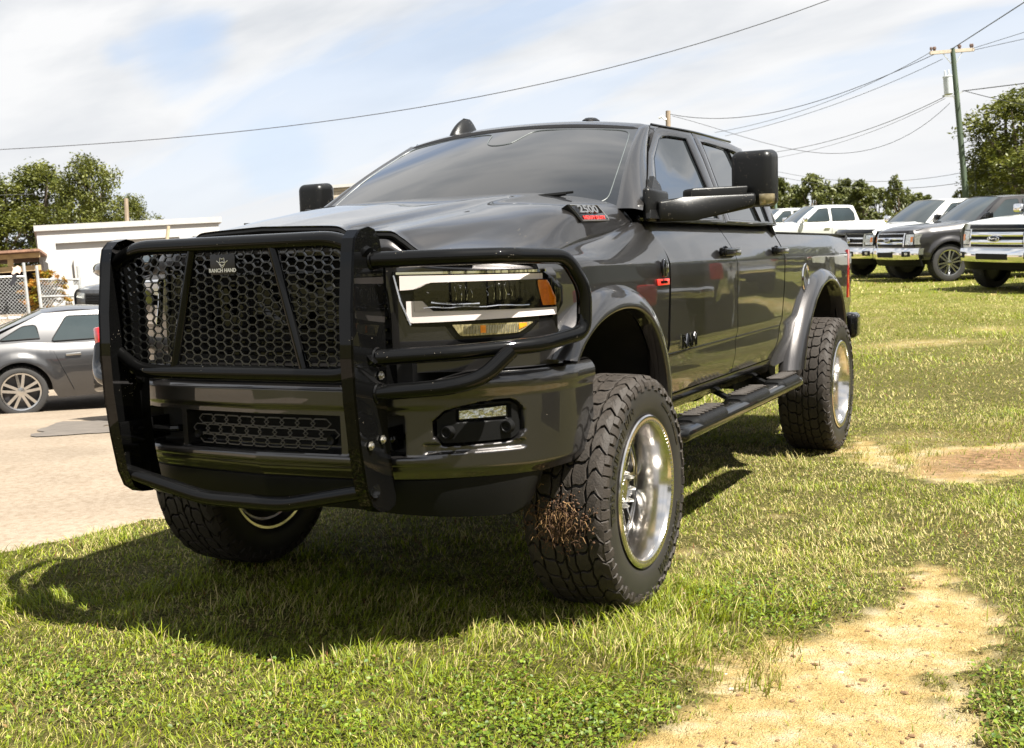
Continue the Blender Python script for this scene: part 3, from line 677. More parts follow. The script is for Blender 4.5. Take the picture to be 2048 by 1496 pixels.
# ---- front bumper
def bz_top(a): return hermite([0, .50, .62, .84, 1.02], [.982, .978, .985, 1.030, 1.030], a)
def bz_bot(a): return hermite([0, .6, .95, 1.02], [.632, .637, .650, .660], a)
def rr(a, z, a0, a1, z0, z1, w=.010):
    return sstep(a0-w, a0, a)*sstep(a1+w, a1, a)*sstep(z0-w, z0, z)*sstep(z1+w, z1, z)
def fz0(a): return hermite([.68, .69, .715, .90, .912, .93], [.815, .806, .778, .783, .790, .815], a)
def fz1(a): return hermite([.68, .69, .725, .895, .915, .93], [.850, .858, .888, .917, .905, .880], a)
def bfn(U, V):
    u = U*2-1; x = math.copysign(hermite([0, .5, .8, 1], [0, .60, .90, 1.0195], abs(u)), u); a = abs(x)
    zt, zb = bz_top(a), bz_bot(a); 
    if V > .93: # top shelf returning inwards
        t = (V-.93)/.07; p = on_b(x, zt, -.09*t); return (p[0], p[1], zt-.002+.006*math.sin(t*math.pi)*0)
    z = lerp(zb, zt, V/.93); off = 0
    off += .012*sstep(.895, .915, z)*sstep(.75, .62, a)      # upper roll
    off -= .035*sstep(.70, .64, z)                            # tuck at the bottom
    off += .010*sstep(.742, .728, z)*sstep(.70, .715, z)*sstep(.75, .60, a)
    off -= .015*sstep(zt-.012, zt, z) + .030*sstep(.66, .78, a)*max(0, (z-(zt-.05))/.05)**2 - .012*sstep(.62, .75, a)*sstep(.93, .975, z)
    slot = max(rr(a, z, 0, .345, .752, .868), rr(a, z, .395, .585, .748, .872))
    off -= .085*slot
    fog = rr(a, z, .69, .925, fz0(a), fz1(a), .010)
    off -= .035*fog
    off -= .014*rr(a, z, .66, .925, .752+.1*max(0, a-.7)*.25, .775, .010)
    return on_b(x, z, off)
def bmi(U, V):
    u = U*2-1; a = hermite([0, .5, .8, 1], [0, .60, .90, 1.0195], abs(u)); z = lerp(bz_bot(a), bz_top(a), V/.93)
    if V > .93: return 0
    if rr(a, z, 0, .340, .757, .863, .004) > .5 or rr(a, z, .40, .58, .753, .867, .004) > .5: return 1
    if rr(a, z, .697, .918, fz0(a)+.006, fz1(a)-.006, .004) > .5: return 1
    return 0
m_ = MB(); m_.grid(380, 100, bfn, mifn=bmi); bump = m_.build('front_bumper', [PAINT, PLASTIC], truck, 50)
# honeycomb insert of the centre slot
m_ = MB()
for r_ in range(3):
    z0 = .772+r_*.037
    for k in range(-5, 6):
        cx = k*.066 + (.033 if r_ % 2 else 0)
        if abs(cx) > .325: continue
        hexa = [(-.042, 0), (-.024, .016), (.024, .016), (.042, 0), (.024, -.016), (-.024, -.016)]
        m_.tube([on_b(max(-.343, min(.343, cx+a)), z0+b, -.018) for a, b in hexa], .0032, 5, closed=True)
m_.build('honeycomb_insert', mat('satin_black_insert', (.045, .042, .040), .35), bump)
for sx_ in (-.31, .305):
    m_ = MB(); m_.lathe([(0, .001), (-.004, .015), (.0, .018), (.02, .019)], on_b(sx_, .788, -.012), 20, axis='y'); m_.build('parking_sensor', PLASTIC, bump)
for s in (1, -1):
    m_ = MB(); m_.tube(smoothpath([(s*.42, -.86, .80), (s*.42, -.985, .80), (s*.55, -.985, .80), (s*.55, -.86, .80)], 4, .04), .014, 8); m_.build('tow_hook', GLOSSB, truck)
    fg = empty('fog_lamp', truck)
    m_ = MB()
    def bez(U, V, s=s):
        x = lerp(.694, .920, U); zb = fz0(x)+.002; zt = fz1(x)-.002; z = lerp(zb, zt, V)
        lampz0, lampz1 = .856, .897+.0*U
        off = -.016 - .016*rr(x, z, .757, .897, lampz0, lampz1-.002+.006*U, .008) + .004*sstep(.50, .56, V)*0
        if U < .12 or U > .9: off -= .0
        p = on_b(x, z, off); return (s*p[0], p[1], p[2])
    m_.grid(60, 36, bez, skirt=(0, .02, 0)); m_.build('bezel', PLASTIC, fg, 40)
    m_ = MB(); strip(m_, .762, .893, I((.762, .860), (.893, .864)), I((.762, .888), (.893, .898)), -.026, .01, s, 20, surf=on_b); m_.build('reflector', mat('fog_reflector', (.75, .75, .70), .12, 1.0, var=.35, scale=90, bump=.9, bscale=55), fg)
    m_ = MB(); strip(m_, .760, .895, I((.760, .858), (.895, .862)), I((.760, .890), (.895, .900)), -.017, .004, s, 20, surf=on_b); m_.build('lens', LENS, fg)
    for sx_, sz_ in ((.722, .818), (.888, .828)):
        m_ = MB(); p = on_b(sx_, sz_, -.004); m_.lathe([(0, .001), (-.001, .013), (-.006, .016), (-.006, .021), (.02, .024)], (s*p[0], p[1], p[2]), 24, axis='y'); m_.build('parking_sensor', PLASTIC, fg)
# air dam
def dam(U, V):
    u = U*2-1; a = abs(u); x = u*.972; zt = bz_bot(abs(x))+.012; zb = hermite([0, .3, .9, .955, .985, 1.0], [.535, .538, .508, .512, .545, .60], a)
    return on_b(x, lerp(zb, zt, V), -.028-.03*(1-V)**1.5)
m_ = MB(); m_.grid(120, 14, dam, skirt=(0, .02, 0)); m_.build('air_dam', PLASTIC, truck, 60)

# ---- arch flares
def flare(nm, o, i_, s, parent):
    O_ = catmull(o, 7); I_ = catmull(i_, 7); n_ = len(O_)-1
    PR = catmull([(0, 0), (.05, .016), (.22, .046), (.50, .070), (.80, .082), (.96, .080), (1.0, .068)], 4)
    def g(U, V):
        k = min(n_-1, int(U*n_+1e-9)); f = U*n_-k; oo = lerp(O_[k], O_[k+1], f); ii = lerp(I_[k], I_[k+1], f)
        m2 = len(PR)-1; k2 = min(m2-1, int(V*m2+1e-9)); q = lerp(PR[k2], PR[k2+1], V*m2-k2)
        y = lerp(oo[0], ii[0], q[0]); z = lerp(oo[1], ii[1], q[0]); return (s*(.968+q[1]+.0), y, z)
    m_ = MB(); m_.grid(n_, len(PR)-1, g, skirt=(-s*.05, 0, 0)); return m_.build(nm, PAINT, parent, 80)
for s in (1, -1):
    o = [(-.590, 1.045), (-.50, 1.145), (-.36, 1.228), (-.19, 1.277), (0, 1.292), (.19, 1.272), (.35, 1.205), (.47, 1.10), (.54, .97), (.570, .86), (.566, .765)]
    i_ = [(-.500, 1.030), (-.425, 1.090), (-.31, 1.145), (-.17, 1.180), (-.02, 1.191), (.13, 1.173), (.26, 1.112), (.36, 1.01), (.415, .91), (.436, .83), (.438, .765)]
    flare('front_fender_flare', o, i_, s, truck)
    o = [(2.85, .655), (2.92, .785), (3.01, .91), (3.13, 1.03), (3.30, 1.15), (3.52, 1.24), (3.78, 1.278), (4.03, 1.25), (4.25, 1.155), (4.39, 1.01), (4.45, .84)]
    i_ = [(3.00, .655), (3.06, .78), (3.14, .89), (3.25, .99), (3.40, 1.09), (3.58, 1.16), (3.79, 1.186), (3.98, 1.16), (4.15, 1.08), (4.26, .96), (4.31, .84)]
    flare('rear_fender_flare', o, i_, s, truck)
    # wheel housing liners
    for cy in (0, 3.83):
        m_ = MB(); m_.grid(24, 4, lambda U, V, cy=cy, s=s: (s*lerp(.945, .50, V), cy+.545*math.cos(U*math.pi), .70+.53*math.sin(U*math.pi)))
        m_.grid(24, 2, lambda U, V, cy=cy, s=s: (s*.50, cy+.56*math.cos(U*math.pi), lerp(.45, .70+.54*math.sin(U*math.pi), V)))
        m_.build('wheel_housing', DARK, truck)
# underbody
m_ = MB(); m_.box((0, 1.7, .86), (1.5, 2.0, .34)); m_.box((0, 4.5, .88), (1.5, .6, .30)); m_.box((0, -.1, 1.0), (.95, 1.2, .5)); m_.box((0, -.75, .88), (1.2, .3, .4))
for s in (1, -1): m_.box((s*.42, 2.0, .66), (.09, 5.4, .17))
m_.build('chassis', DARK, truck)
m_ = MB()
for cy in (0, 3.83): m_.tube([(-.80, cy, .464), (.80, cy, .464)], .055, 14); m_.lathe([(-.16, .02), (-.13, .12), (0, .16), (.13, .12), (.16, .02)], (.16 if cy == 0 else 0, cy, .464), 20, axis='y')
for s in (1, -1):
    m_.tube([(s*.55, .12, .50), (s*.50, .10, 1.0)], .05, 12); m_.bar((s*.5, .05, .42), (s*.42, 1.1, .58), .05, .08); m_.tube([(s*.62, 3.7, .5), (s*.52, 3.4, .95)], .035, 10)
m_.build('axle', DARK, truck)

# ---- running board with step pads
for s in (1, -1):
    rbd = empty('running_board', truck)
    sec = []
    def rb_fn(U, V, s=s):
        a = V*2*math.pi; y = lerp(.50, 2.82, U); c_, d_ = math.cos(a), math.sin(a)
        k = 1.0
        if U < .03: k = math.sqrt(max(0.02, 1-(1-U/.03)**2))
        if U > .97: k = math.sqrt(max(0.02, 1-((U-.97)/.03)**2))
        return (s*(1.022+.072*k*math.copysign(abs(c_)**.75, c_)), y, .600+.040*k*math.copysign(abs(d_)**.8, d_))
    m_ = MB(); m_.grid(50, 24, rb_fn); m_.build('tube', GLOSSB, rbd, 60)
    for y0, y1 in ((.72, 1.22), (1.50, 2.02), (2.28, 2.72)):
        m_ = MB(); n_ = 28
        def pad(U, V, y0=y0, y1=y1, s=s):
            e = sstep(0, .12, U)*sstep(1, .88, U); y = lerp(y0, y1, U); w_ = lerp(.045, .070, e)
            v = V*2-1; return (s*(1.022+w_*v), y, .645+.012*e*(1-abs(v)**4)-.018*abs(v)**5)
        m_.grid(30, 12, pad, skirt=(0, 0, -.03)); sp = m_.build('step_pad', PLASTIC, rbd, 50)
        m_ = MB()
        for k in range(14):
            y = lerp(y0+.05, y1-.05, k/13)
            m_.box((s*(1.022+.012*(-1)**k), y, .662), (.085, .009, .010), bev=.003, seg=1, rot=Matrix.Rotation(s*R(22), 3, 'Z'))
        m_.build('grip_ribs', RUBBER, rbd)
    for y in (.80, 1.75, 2.5):
        m_ = MB(); m_.bar((s*.70, y, .72), (s*.985, y, .585), .06, .02); m_.bar((s*.60, y, .82), (s*.70, y, .70), .08, .03); m_.build('bracket', PLASTIC, rbd)

# ---- grille guard
gg = empty('grille_guard', truck)
UPROF = [(-1.083, 1.522), (-1.125, 1.512), (-1.155, 1.485), (-1.166, 1.44), (-1.19, 1.25), (-1.196, 1.10), (-1.192, .96), (-1.175, .80), (-1.150, .66), (-1.125, .60), (-1.085, .572), (-1.035, .566), (-.995, .580), (-.985, .615), (-1.005, .72), (-1.02, .85), (-1.012, 1.05), (-1.008, 1.25), (-1.010, 1.44), (-1.022, 1.487), (-1.048, 1.514)]
for s in (1, -1):
    up = MB(); n_ = len(UPROF)
    up.prism(UPROF, lambda a, b, t, s=s: (s*(.565+t), a, b), -.006, .004)
    # flange folded inwards along the rim
    for i in range(n_):
        a, b = UPROF[i], UPROF[(i+1) % n_]
        if min(a[1], b[1]) < .59 and a[0] > -1.03: continue
        if a[0] > -1.0 and b[0] > -1.0: continue
        up.add([(s*.569, a[0], a[1]), (s*.569, b[0], b[1]), (s*.515, b[0], b[1]), (s*.515, a[0], a[1])], [(0, 1, 2, 3)])
    up.build('upright', BLACKG, gg, 40)
    b_ = MB()
    for y, z in ((-1.150, .79), (-1.085, .795), (-1.06, 1.01), (-1.10, .80)):
        pass
    for y, z in ((-1.13, .805), (-1.06, .815), (-1.055, 1.03)):
        for side in (1, -1):
            x = s*(.565+side*.008); d = s*side
            b_.lathe([(0, .016), (d*.003, .016), (d*.003, .010), (d*.010, .010), (d*.012, .006), (d*.013, .0005)], (x, y, z), 6)
    b_.build('bolt', mat('zinc_bolt', (.5, .48, .44), .35, 1.0), gg, 20)
    for q1, q2, q3, q4 in ((-1.02, .80, .26, .085), (-.99, 1.02, .14, .08)): m_ = MB(); m_.box((s*.545, q1, q2), (.012, q3, q4), bev=.003); m_.build('bracket', BLACKG, gg)
TR = .0275
def gtube(P, r=TR, name='tube', rad=.07):
    m_ = MB(); m_.tube(smoothpath(P, 6, rad), r, 16); return m_.build(name, BLACKG, gg, 60)
YG = -1.095
gtube([(-.572, YG, 1.428), (-.455, YG, 1.486), (.455, YG, 1.486), (.572, YG, 1.428)])
gtube([(-.572, YG, 1.098), (-.470, YG, 1.033), (.470, YG, 1.033), (.572, YG, 1.098)])
gtube([(-.572, YG-.02, .655), (-.20, YG+.0, .572), (.17, YG+.0, .572), (.572, YG-.02, .655)])
for a, b in ((-.180, -.300), (.180, .292)):
    gtube([(a, YG, 1.475), (b, YG, 1.045)], .019)
for s in (1, -1):
    gtube([(s*.565, -1.065, 1.412), (s*.80, -.945, 1.414), (s*.945, -.83, 1.414), (s*1.040, -.575, 1.405), (s*1.078, -.505, 1.29), (s*1.072, -.505, 1.135), (s*1.00, -.72, 1.108), (s*.80, -.93, 1.096), (s*.565, -1.065, 1.090)], rad=.05)
    gtube([(s*.565, -1.065, .972), (s*.80, -.985, .988), (s*.885, -.92, 1.012), (s*.955, -.84, 1.098)], rad=.05)
    # weld beads
    for z in (1.412, 1.09, .972):
        m_ = MB(); m_.tube([(s*.571, -1.065+.030*math.cos(a), z+.030*math.sin(a)) for a in np.linspace(0, 2*math.pi, 16, endpoint=False)], .0055, 5, closed=True); m_.build('weld', BLACKG, gg)
# hexagonal punched mesh
m_ = MB(); PX, PZ = .0372, .0306
seen = set()
def inside(x, z):
    zt = 1.486 if abs(x) < .455 else lerp(1.486, 1.43, (abs(x)-.455)/.11)
    zb = 1.033 if abs(x) < .47 else lerp(1.033, 1.095, (abs(x)-.47)/.10)
    return abs(x) < .552 and zb-.005 < z < zt+.005
def hseg(a, b):
    (x0, z0), (x1, z1) = a, b; d = math.hypot(x1-x0, z1-z0); nx, nz = -(z1-z0)/d*.0020, (x1-x0)/d*.0020
    vs = [(x0+nx, YG-.004, z0+nz), (x1+nx, YG-.004, z1+nz), (x1-nx, YG-.004, z1-nz), (x0-nx, YG-.004, z0-nz)]
    vs += [(p[0], YG+.004, p[2]) for p in vs]
    m_.add(vs, [(0, 1, 2, 3), (4, 5, 6, 7), (0, 1, 5, 4), (2, 3, 7, 6)])
for ci in range(-16, 17):
    for ri in range(-1, 17):
        cx = ci*PX; cz = 1.035+ri*PZ+(PZ/2 if ci % 2 else 0)
        hx = [(cx-PX*.66, cz), (cx-PX*.34, cz+PZ/2), (cx+PX*.34, cz+PZ/2), (cx+PX*.66, cz), (cx+PX*.34, cz-PZ/2), (cx-PX*.34, cz-PZ/2)]
        for i in range(6):
            a, b = hx[i], hx[(i+1) % 6]; key = (round((a[0]+b[0])*400), round((a[1]+b[1])*400))
            if key in seen or not (inside(*a) and inside(*b)): continue
            seen.add(key); hseg(a, b)
m_.build('hexagonal_mesh', mat('mesh_black_coat', (.010, .010, .009), .38, coat=.5), gg, 0)
m_ = MB(); m_.box((-.035, YG-.012, 1.415), (.112, .004, .070), bev=.001); npl = m_.build('name_plate', mat('plate_black', (.008, .006, .005), .4), gg)
npm = text_mb('RANCH HAND', .0185, .002, lambda x, y, z: (-.035+x, YG-.0155-z, 1.394+y), bold=.0005)
npm.tube([(-.035+.011*math.cos(a), YG-.0155, 1.421+.009*math.sin(a)) for a in np.linspace(R(200), R(340), 8)], .0015, 4)
npm.tube([(-.060, YG-.0155, 1.428), (-.048, YG-.0155, 1.421), (-.035, YG-.0155, 1.424), (-.022, YG-.0155, 1.421), (-.010, YG-.0155, 1.428)], .0015, 4)
npm.tube([(-.046, YG-.0155, 1.424), (-.044, YG-.0155, 1.438), (-.035, YG-.0155, 1.434), (-.026, YG-.0155, 1.438), (-.024, YG-.0155, 1.424)], .0015, 4)
npm.tube([(-.048, YG-.0155, 1.418), (-.040, YG-.0155, 1.408), (-.035, YG-.0155, 1.404), (-.030, YG-.0155, 1.408), (-.022, YG-.0155, 1.418)], .0015, 4)
npm.build('plate_lettering', WHITEP, gg, 0)

# ---- wheels
def tread_mesh():
    NP = 34; m_ = MB(); W = .160
    def rad(w_): return .4675 - .0065*(abs(w_)/.16)**2.4 - (.010 if abs(w_) > .150 else 0)
    def pt(c_, w_, r_): return (w_, r_*math.cos(c_), r_*math.sin(c_))
    dp = 2*math.pi/NP
    def block(cw, jit=0):
        """cw: outline [(c in pitches, w)], solid block from the groove floor to the tread surface"""
        cx = sum(p[0] for p in cw)/len(cw); wx = sum(p[1] for p in cw)/len(cw); n_ = len(cw)
        top = [(lerp(cx, p[0], .95), lerp(wx, p[1], .95)) for p in cw]
        vs = [pt(c_*dp, w_, .447) for c_, w_ in cw]+[pt(c_*dp, w_, rad(w_)-.0012) for c_, w_ in cw]+[pt(c_*dp, w_, rad(w_)) for c_, w_ in top]
        fs = [(i, (i+1) % n_, n_+(i+1) % n_, n_+i) for i in range(n_)]+[(n_+i, n_+(i+1) % n_, 2*n_+(i+1) % n_, 2*n_+i) for i in range(n_)]
        # top face in fan around centre so it follows the crown
        o = len(vs); vs.append(pt(cx*dp, wx, rad(wx)+.0004)); fs += [(2*n_+i, 2*n_+(i+1) % n_, o) for i in range(n_)]
        m_.add(vs, fs)
    g = .070
    def curve(w_, ph): return ph+.42*math.sin(abs(w_)*34)+.15*math.sin(w_*88)
    def sipe(pts):
        for (c0, w0), (c1, w1) in zip(pts, pts[1:]):
            d = math.hypot((c1-c0)*dp*.467, w1-w0); nc, nw = -(w1-w0)/d*.0006/(dp*.467), (c1-c0)*dp*.467/d*.0006
            m_.add([pt((c0+nc)*dp, w0+nw, rad(w0)+.0008), pt((c1+nc)*dp, w1+nw, rad(w1)+.0008), pt((c1-nc)*dp, w1-nw, rad(w1)+.0008), pt((c0-nc)*dp, w0-nw, rad(w0)+.0008)], [(0, 1, 2, 3)], 1)
    for k in range(NP):
        for sd in (1, -1):
            ph = k+(.5 if sd < 0 else 0)
            def blk(ws_, zig0=.0, zig1=.0, cut=0):
                lo = [(curve(w_, ph)+g, w_) for w_ in ws_]; hi = [(curve(w_, ph)+1-g, w_) for w_ in ws_[::-1]]
                mid1 = [(curve(ws_[-1], ph)+.5, ws_[-1]+zig1)]; mid0 = [(curve(ws_[0], ph)+.5, ws_[0]+zig0)]
                block([(c_, sd*w_) for c_, w_ in lo+mid1+hi+mid0])
            blk([.106, .118, .132, .148, .163 if k % 2 else .157], -.006, 0)
            blk([.047, .060, .074, .088, .098], -.006, -.006)
            blk([.003, .016, .028, .039], .004, -.006)
            sipe([(curve(w_, ph)+.5+z_, sd*w_) for w_, z_ in ((.112, 0), (.122, .1), (.130, -.08), (.142, .06), (.150, .0))])
            sipe([(curve(w_, ph)+.36+z_, sd*w_) for w_, z_ in ((.052, 0), (.062, .08), (.070, -.06), (.082, .05))])
            sipe([(curve(w_, ph)+.66+z_, sd*w_) for w_, z_ in ((.062, 0), (.074, .08), (.082, -.06), (.092, .05))])
            sipe([(curve(w_, ph)+.5+z_, sd*w_) for w_, z_ in ((.008, 0), (.018, .1), (.026, -.08), (.034, .03))])
        # sidewall lugs
        for sd in (1, -1):
            for q in (0, .5):
                c0 = (k+q)*dp; ln = .045 if q else .030; w1 = .170
                vs = []
                for (r_, ww_) in ((.452, .1575), (.452-ln*.45, .171), (.452-ln, .174)):
                    for dc in (-.19, .19):
                        vs.append((sd*ww_, r_*math.cos(c0+dc*dp), r_*math.sin(c0+dc*dp)))
                for (r_, ww_) in ((.449, .150), (.452-ln*.45, .160), (.450-ln, .166)):
                    for dc in (-.24, .24): vs.append((sd*ww_, r_*math.cos(c0+dc*dp), r_*math.sin(c0+dc*dp)))
                m_.add(vs, [(0, 1, 3, 2), (2, 3, 5, 4), (0, 2, 8, 6), (2, 4, 10, 8), (1, 3, 9, 7), (3, 5, 11, 9), (0, 1, 7, 6), (4, 5, 11, 10)])
    # sipes are too fine to cut: left to the rubber's relief
    return m_
tyre = MB(); prof = [(.132, .300), (.150, .302), (.160, .312), (.168, .335), (.1705, .37), (.169, .40), (.164, .425), (.156, .441), (.140, .4465), (.07, .449), (0, .450), (-.07, .449), (-.140, .4465), (-.156, .441), (-.164, .425), (-.169, .40), (-.1705, .37), (-.168, .335), (-.160, .312), (-.150, .302), (-.132, .300)]
tyre.lathe(prof, n=96)
def ringtext(txt, r0, size, ang, mb, flip=1, side=1):
    def fn(x, y, z):
        a = ang - flip*x/r0 if flip > 0 else ang + x/r0
        rr_ = r0+y if flip > 0 else r0-y
        return (side*(.1700+z), rr_*math.cos(a)*1.0, rr_*math.sin(a))
    # plane: Y = cos, Z = sin ; seen from +X, Y runs to the right
    text_mb(txt, size, .006, fn, mb=mb, bold=.001, sx=1.0)
tread = tread_mesh()
tyre_me = tyre.mesh('tyre', SIDEW, 60); tread_me = tread.mesh('tread', [RUBBER, DARK], 30)
LET = []
for tx_, sz_, an_, fl_ in (('TERRA HUNTER R/T+', .052, R(150), 1), ('VENOM POWER', .052, R(-45), -1), ('STANDARD LOAD 37X13.50R22LT', .018, R(42), 1)):
    tl = MB(); ringtext(tx_, .372, sz_, an_, tl, fl_); LET.append(tl.mesh('sidewall_lettering', mat('sidewall_letter_rubber', (.009, .0085, .008), .3), 0))
rim = MB()
rim.lathe([(.150, .304), (.166, .306), (.171, .300), (.172, .288), (.169, .276), (.160, .271), (.155, .268), (.06, .260), (-.06, .250), (-.095, .246), (-.102, .238), (-.108, .226), (-.112, .236), (-.118, .262), (-.15, .29), (-.152, .302), (-.140, .304)], n=96)
barrel_me = rim.mesh('rim_barrel', ALU, 30)
fl = MB()
for k in range(90):
    a = k*2*math.pi/90; q = Matrix.Rotation(a, 3, 'X')
    fl.box(q @ Vector((.1712, .284, 0)), (.002, .009, .006), rot=q)
knurl_me = fl.mesh('rim_lip_notches', mat('notch_shadow_metal', (.30, .29, .26), .3, 1.0), 0)
sp = MB()
for k in range(8):
    a = k*math.pi/4+.2; q = Matrix.Rotation(a, 3, 'X')
    def P(x, r_, c_): return tuple(q @ Vector((x, r_, c_)))
    for sd in (1, -1):
        # one leg of the Y: a tapered plate with a raised bright edge
        A = [(.075, .006), (.150, .010), (.244, .050), (.244, .074), (.150, .030), (.075, .026)]
        n_ = 6; vs = [P(.002-.02*(r_/.25)**2, r_, sd*c_) for r_, c_ in A]+[P(-.028, r_, sd*c_) for r_, c_ in A]
        sp.add(vs, [(0, 1, 4, 5), (1, 2, 3, 4), (6, 7, 10, 11), (7, 8, 9, 10)]+[(i, (i+1) % 6, 6+(i+1) % 6, 6+i) for i in range(6)])
        sp.bar(P(.004, .085, sd*.022), P(-.010, .235, sd*.064), .006, .006)
sp.lathe([(-.030, .250), (-.012, .250), (-.010, .242), (-.014, .234), (-.030, .234)], n=64)
sp.lathe([(-.05, .085), (-.01, .085), (.004, .075), (.004, .052), (.03, .048), (.045, .040), (.05, .001)], n=32)
spoke_me = sp.mesh('rim_spokes', mat('milled_spokes', (.50, .49, .48), .14, 1.0, var=.1, scale=20), 30)
ln_ = MB()
for k in range(8):
    a = (k+.5)*math.pi/4+.2; ln_.lathe([(0, .011), (.04, .010), (.06, .004), (.062, .0005)], (0, .066*math.cos(a), .066*math.sin(a)), 8)
lug_me = ln_.mesh('lug_nuts', SATIN, 30)
ro = MB(); ro.lathe([(-.10, .0), (-.10, .19), (-.075, .19), (-.075, .0)], n=40); ro.lathe([(-.12, .0), (-.12, .25), (-.118, .0)], n=32, mi=1)
rotor_me = ro.mesh('brake_rotor', [mat('rotor_iron', (.10, .095, .09), .45, .8), DARK], 30)
for s, cy, rot in ((1, 0, .1), (1, 3.83, 1.3), (-1, 0, .7), (-1, 3.83, 2.0)):
    wh = empty('wheel', truck, (s*.94, cy, .464)); 
    wh.rotation_euler = (0, 0, 0) if s > 0 else (0, 0, math.pi)
    for me in [tyre_me, tread_me]+LET+[barrel_me, knurl_me, spoke_me, lug_me, rotor_me]:
        o = bpy.data.objects.new(me.name, me); COL.objects.link(o); o.parent = wh
        if me is not tyre_me and me not in LET: o.rotation_euler = (rot, 0, 0)
        if me in (spoke_me, lug_me): o.location = (.030, 0, 0)
        if me is tread_me: o['kind'] = 'stuff'
    if s == 1 and cy == 0:
        cl = MB(); r2 = random.Random(3)
        for k in range(300):
            c_ = R(r2.gauss(185, 6)); w_ = min(.15, r2.gauss(-.02, .06)); rad_ = .468+abs(r2.gauss(0, .006))
            p = np.array([w_, rad_*math.cos(c_), rad_*math.sin(c_)]); d = np.array([r2.gauss(0, 1), r2.gauss(0, .6)-.4, r2.gauss(0, 1)-.2]); d /= np.linalg.norm(d); ln = r2.uniform(.008, .028)*(2.6 if k % 16 == 0 else 1)
            b = p+d*ln*.5+np.array([0, 0, .004]); e = p+d*ln+np.array([0, 0, -.01]); cl.tube([p, b, e], [.0016, .0013, .0005], 3, mi=r2.choice((0, 0, 1)), caps=False)
        for k in range(420):
            c_ = R(r2.gauss(185, 6.5)); w_ = min(.15, r2.gauss(-.01, .06)); rad_ = .466; sz = r2.uniform(.003, .011)
            cl.box((w_, rad_*math.cos(c_), rad_*math.sin(c_)), (sz, sz*.8, sz), bev=sz*.3, seg=1, rot=Matrix.Rotation(r2.uniform(0, 6), 3, (r2.random(), r2.random(), .5)), mi=0)
        o = cl.build('dried_grass_clod', [MUD, mat('straw', (.20, .115, .045), .8)], wh, 0); o['kind'] = 'stuff'
# ================================================================== terrain
LATT = np.random.default_rng(11).random((8, 256, 256))
def vnoise(x, y, sc, seed=0):
    x = np.asarray(x, float)*sc+seed*17.3; y = np.asarray(y, float)*sc+seed*5.7
    xi = np.floor(x).astype(int); yi = np.floor(y).astype(int); fx = x-xi; fy = y-yi
    fx = fx*fx*(3-2*fx); fy = fy*fy*(3-2*fy); T_ = LATT[seed % 8]
    a = T_[xi % 256, yi % 256]; b = T_[(xi+1) % 256, yi % 256]; c_ = T_[xi % 256, (yi+1) % 256]; d = T_[(xi+1) % 256, (yi+1) % 256]
    return (a*(1-fx)+b*fx)*(1-fy)+(c_*(1-fx)+d*fx)*fy
def fbm(x, y, sc, seed=0, o=4):
    s = 0; a = 1; t = 0
    for k in range(o): s = s+a*vnoise(x, y, sc*2**k, seed+k); t += a; a *= .5
    return s/t
CY, SY = math.cos(YAW), math.sin(YAW)
def uv_of(x, y):
    dx = x-CAMT[0]; dy = y-CAMT[1]; return dx*CY+dy*SY, -dx*SY+dy*CY
def nstep(a, b, x):
    t = np.clip((x-a)/(b-a), 0, 1); return t*t*(3-2*t)
def hh(x, y):
    """height of the ground above the plane the pickup's wheels stand on (pickup frame)"""
    x = np.asarray(x, float); y = np.asarray(y, float)
    u, v = uv_of(x, y)
    k = np.where(v > 50, 50/np.maximum(v, 1e-6), 1.0); uu, vv = u*k, v*k
    left = np.interp(vv, [8, 10, 13, 15.8, 19, 22, 26, 30, 45, 50], [0, -.08, -.30, -.50, -.42, -.2, .02, .2, .5, .55])
    right = np.interp(vv, [8, 11, 15, 22, 28, 40, 50], [0, .10, .27, .56, .68, 1.10, 1.40])
    t = nstep(-6, 7, uu); h_ = left*(1-t)+right*t
    # beyond 50 m the land goes on level (in gravity), not along the pickup's plane
    x50 = CAMT[0]+(x-CAMT[0])*k; y50 = CAMT[1]+(y-CAMT[1])*k
    zw = M3[2, 0]*x50+M3[2, 1]*y50+M3[2, 2]*h_
    return np.where(v > 50, (zw-M3[2, 0]*x-M3[2, 1]*y)/M3[2, 2], h_)
def poly_sd(P, x, y):
    """signed distance to a polygon (positive inside)"""
    P = np.array(P); n_ = len(P); d = np.full(x.shape, 1e9); ins = np.zeros(x.shape, bool)
    for i in range(n_):
        ax, ay = P[i]; bx, by = P[(i+1) % n_]; ex, ey = bx-ax, by-ay
        t = np.clip(((x-ax)*ex+(y-ay)*ey)/(ex*ex+ey*ey), 0, 1); d = np.minimum(d, np.hypot(x-ax-t*ex, y-ay-t*ey))
        c_ = ((ay > y) != (by > y)) & (x < (bx-ax)*(y-ay)/(by-ay+1e-12)+ax); ins ^= c_
    return np.where(ins, d, -d)
DIRT1 = [(1.66, -1.6), (1.60, -.85), (1.53, -.62), (1.61, -.45), (1.76, -.16), (1.90, .10), (2.0, .40), (1.96, .80), (2.07, .92), (2.26, .62), (2.40, .30), (2.37, -.06), (2.33, -.46), (2.36, -.75), (2.42, -.95), (2.45, -1.6)]
DIRT2 = [(1.08, 4.0), (1.10, 4.45), (1.45, 3.95), (1.80, 4.22), (2.3, 4.6), (3.2, 4.9), (3.6, 4.0), (2.6, 3.4), (1.90, 2.90), (1.55, 3.02), (1.22, 3.5)]
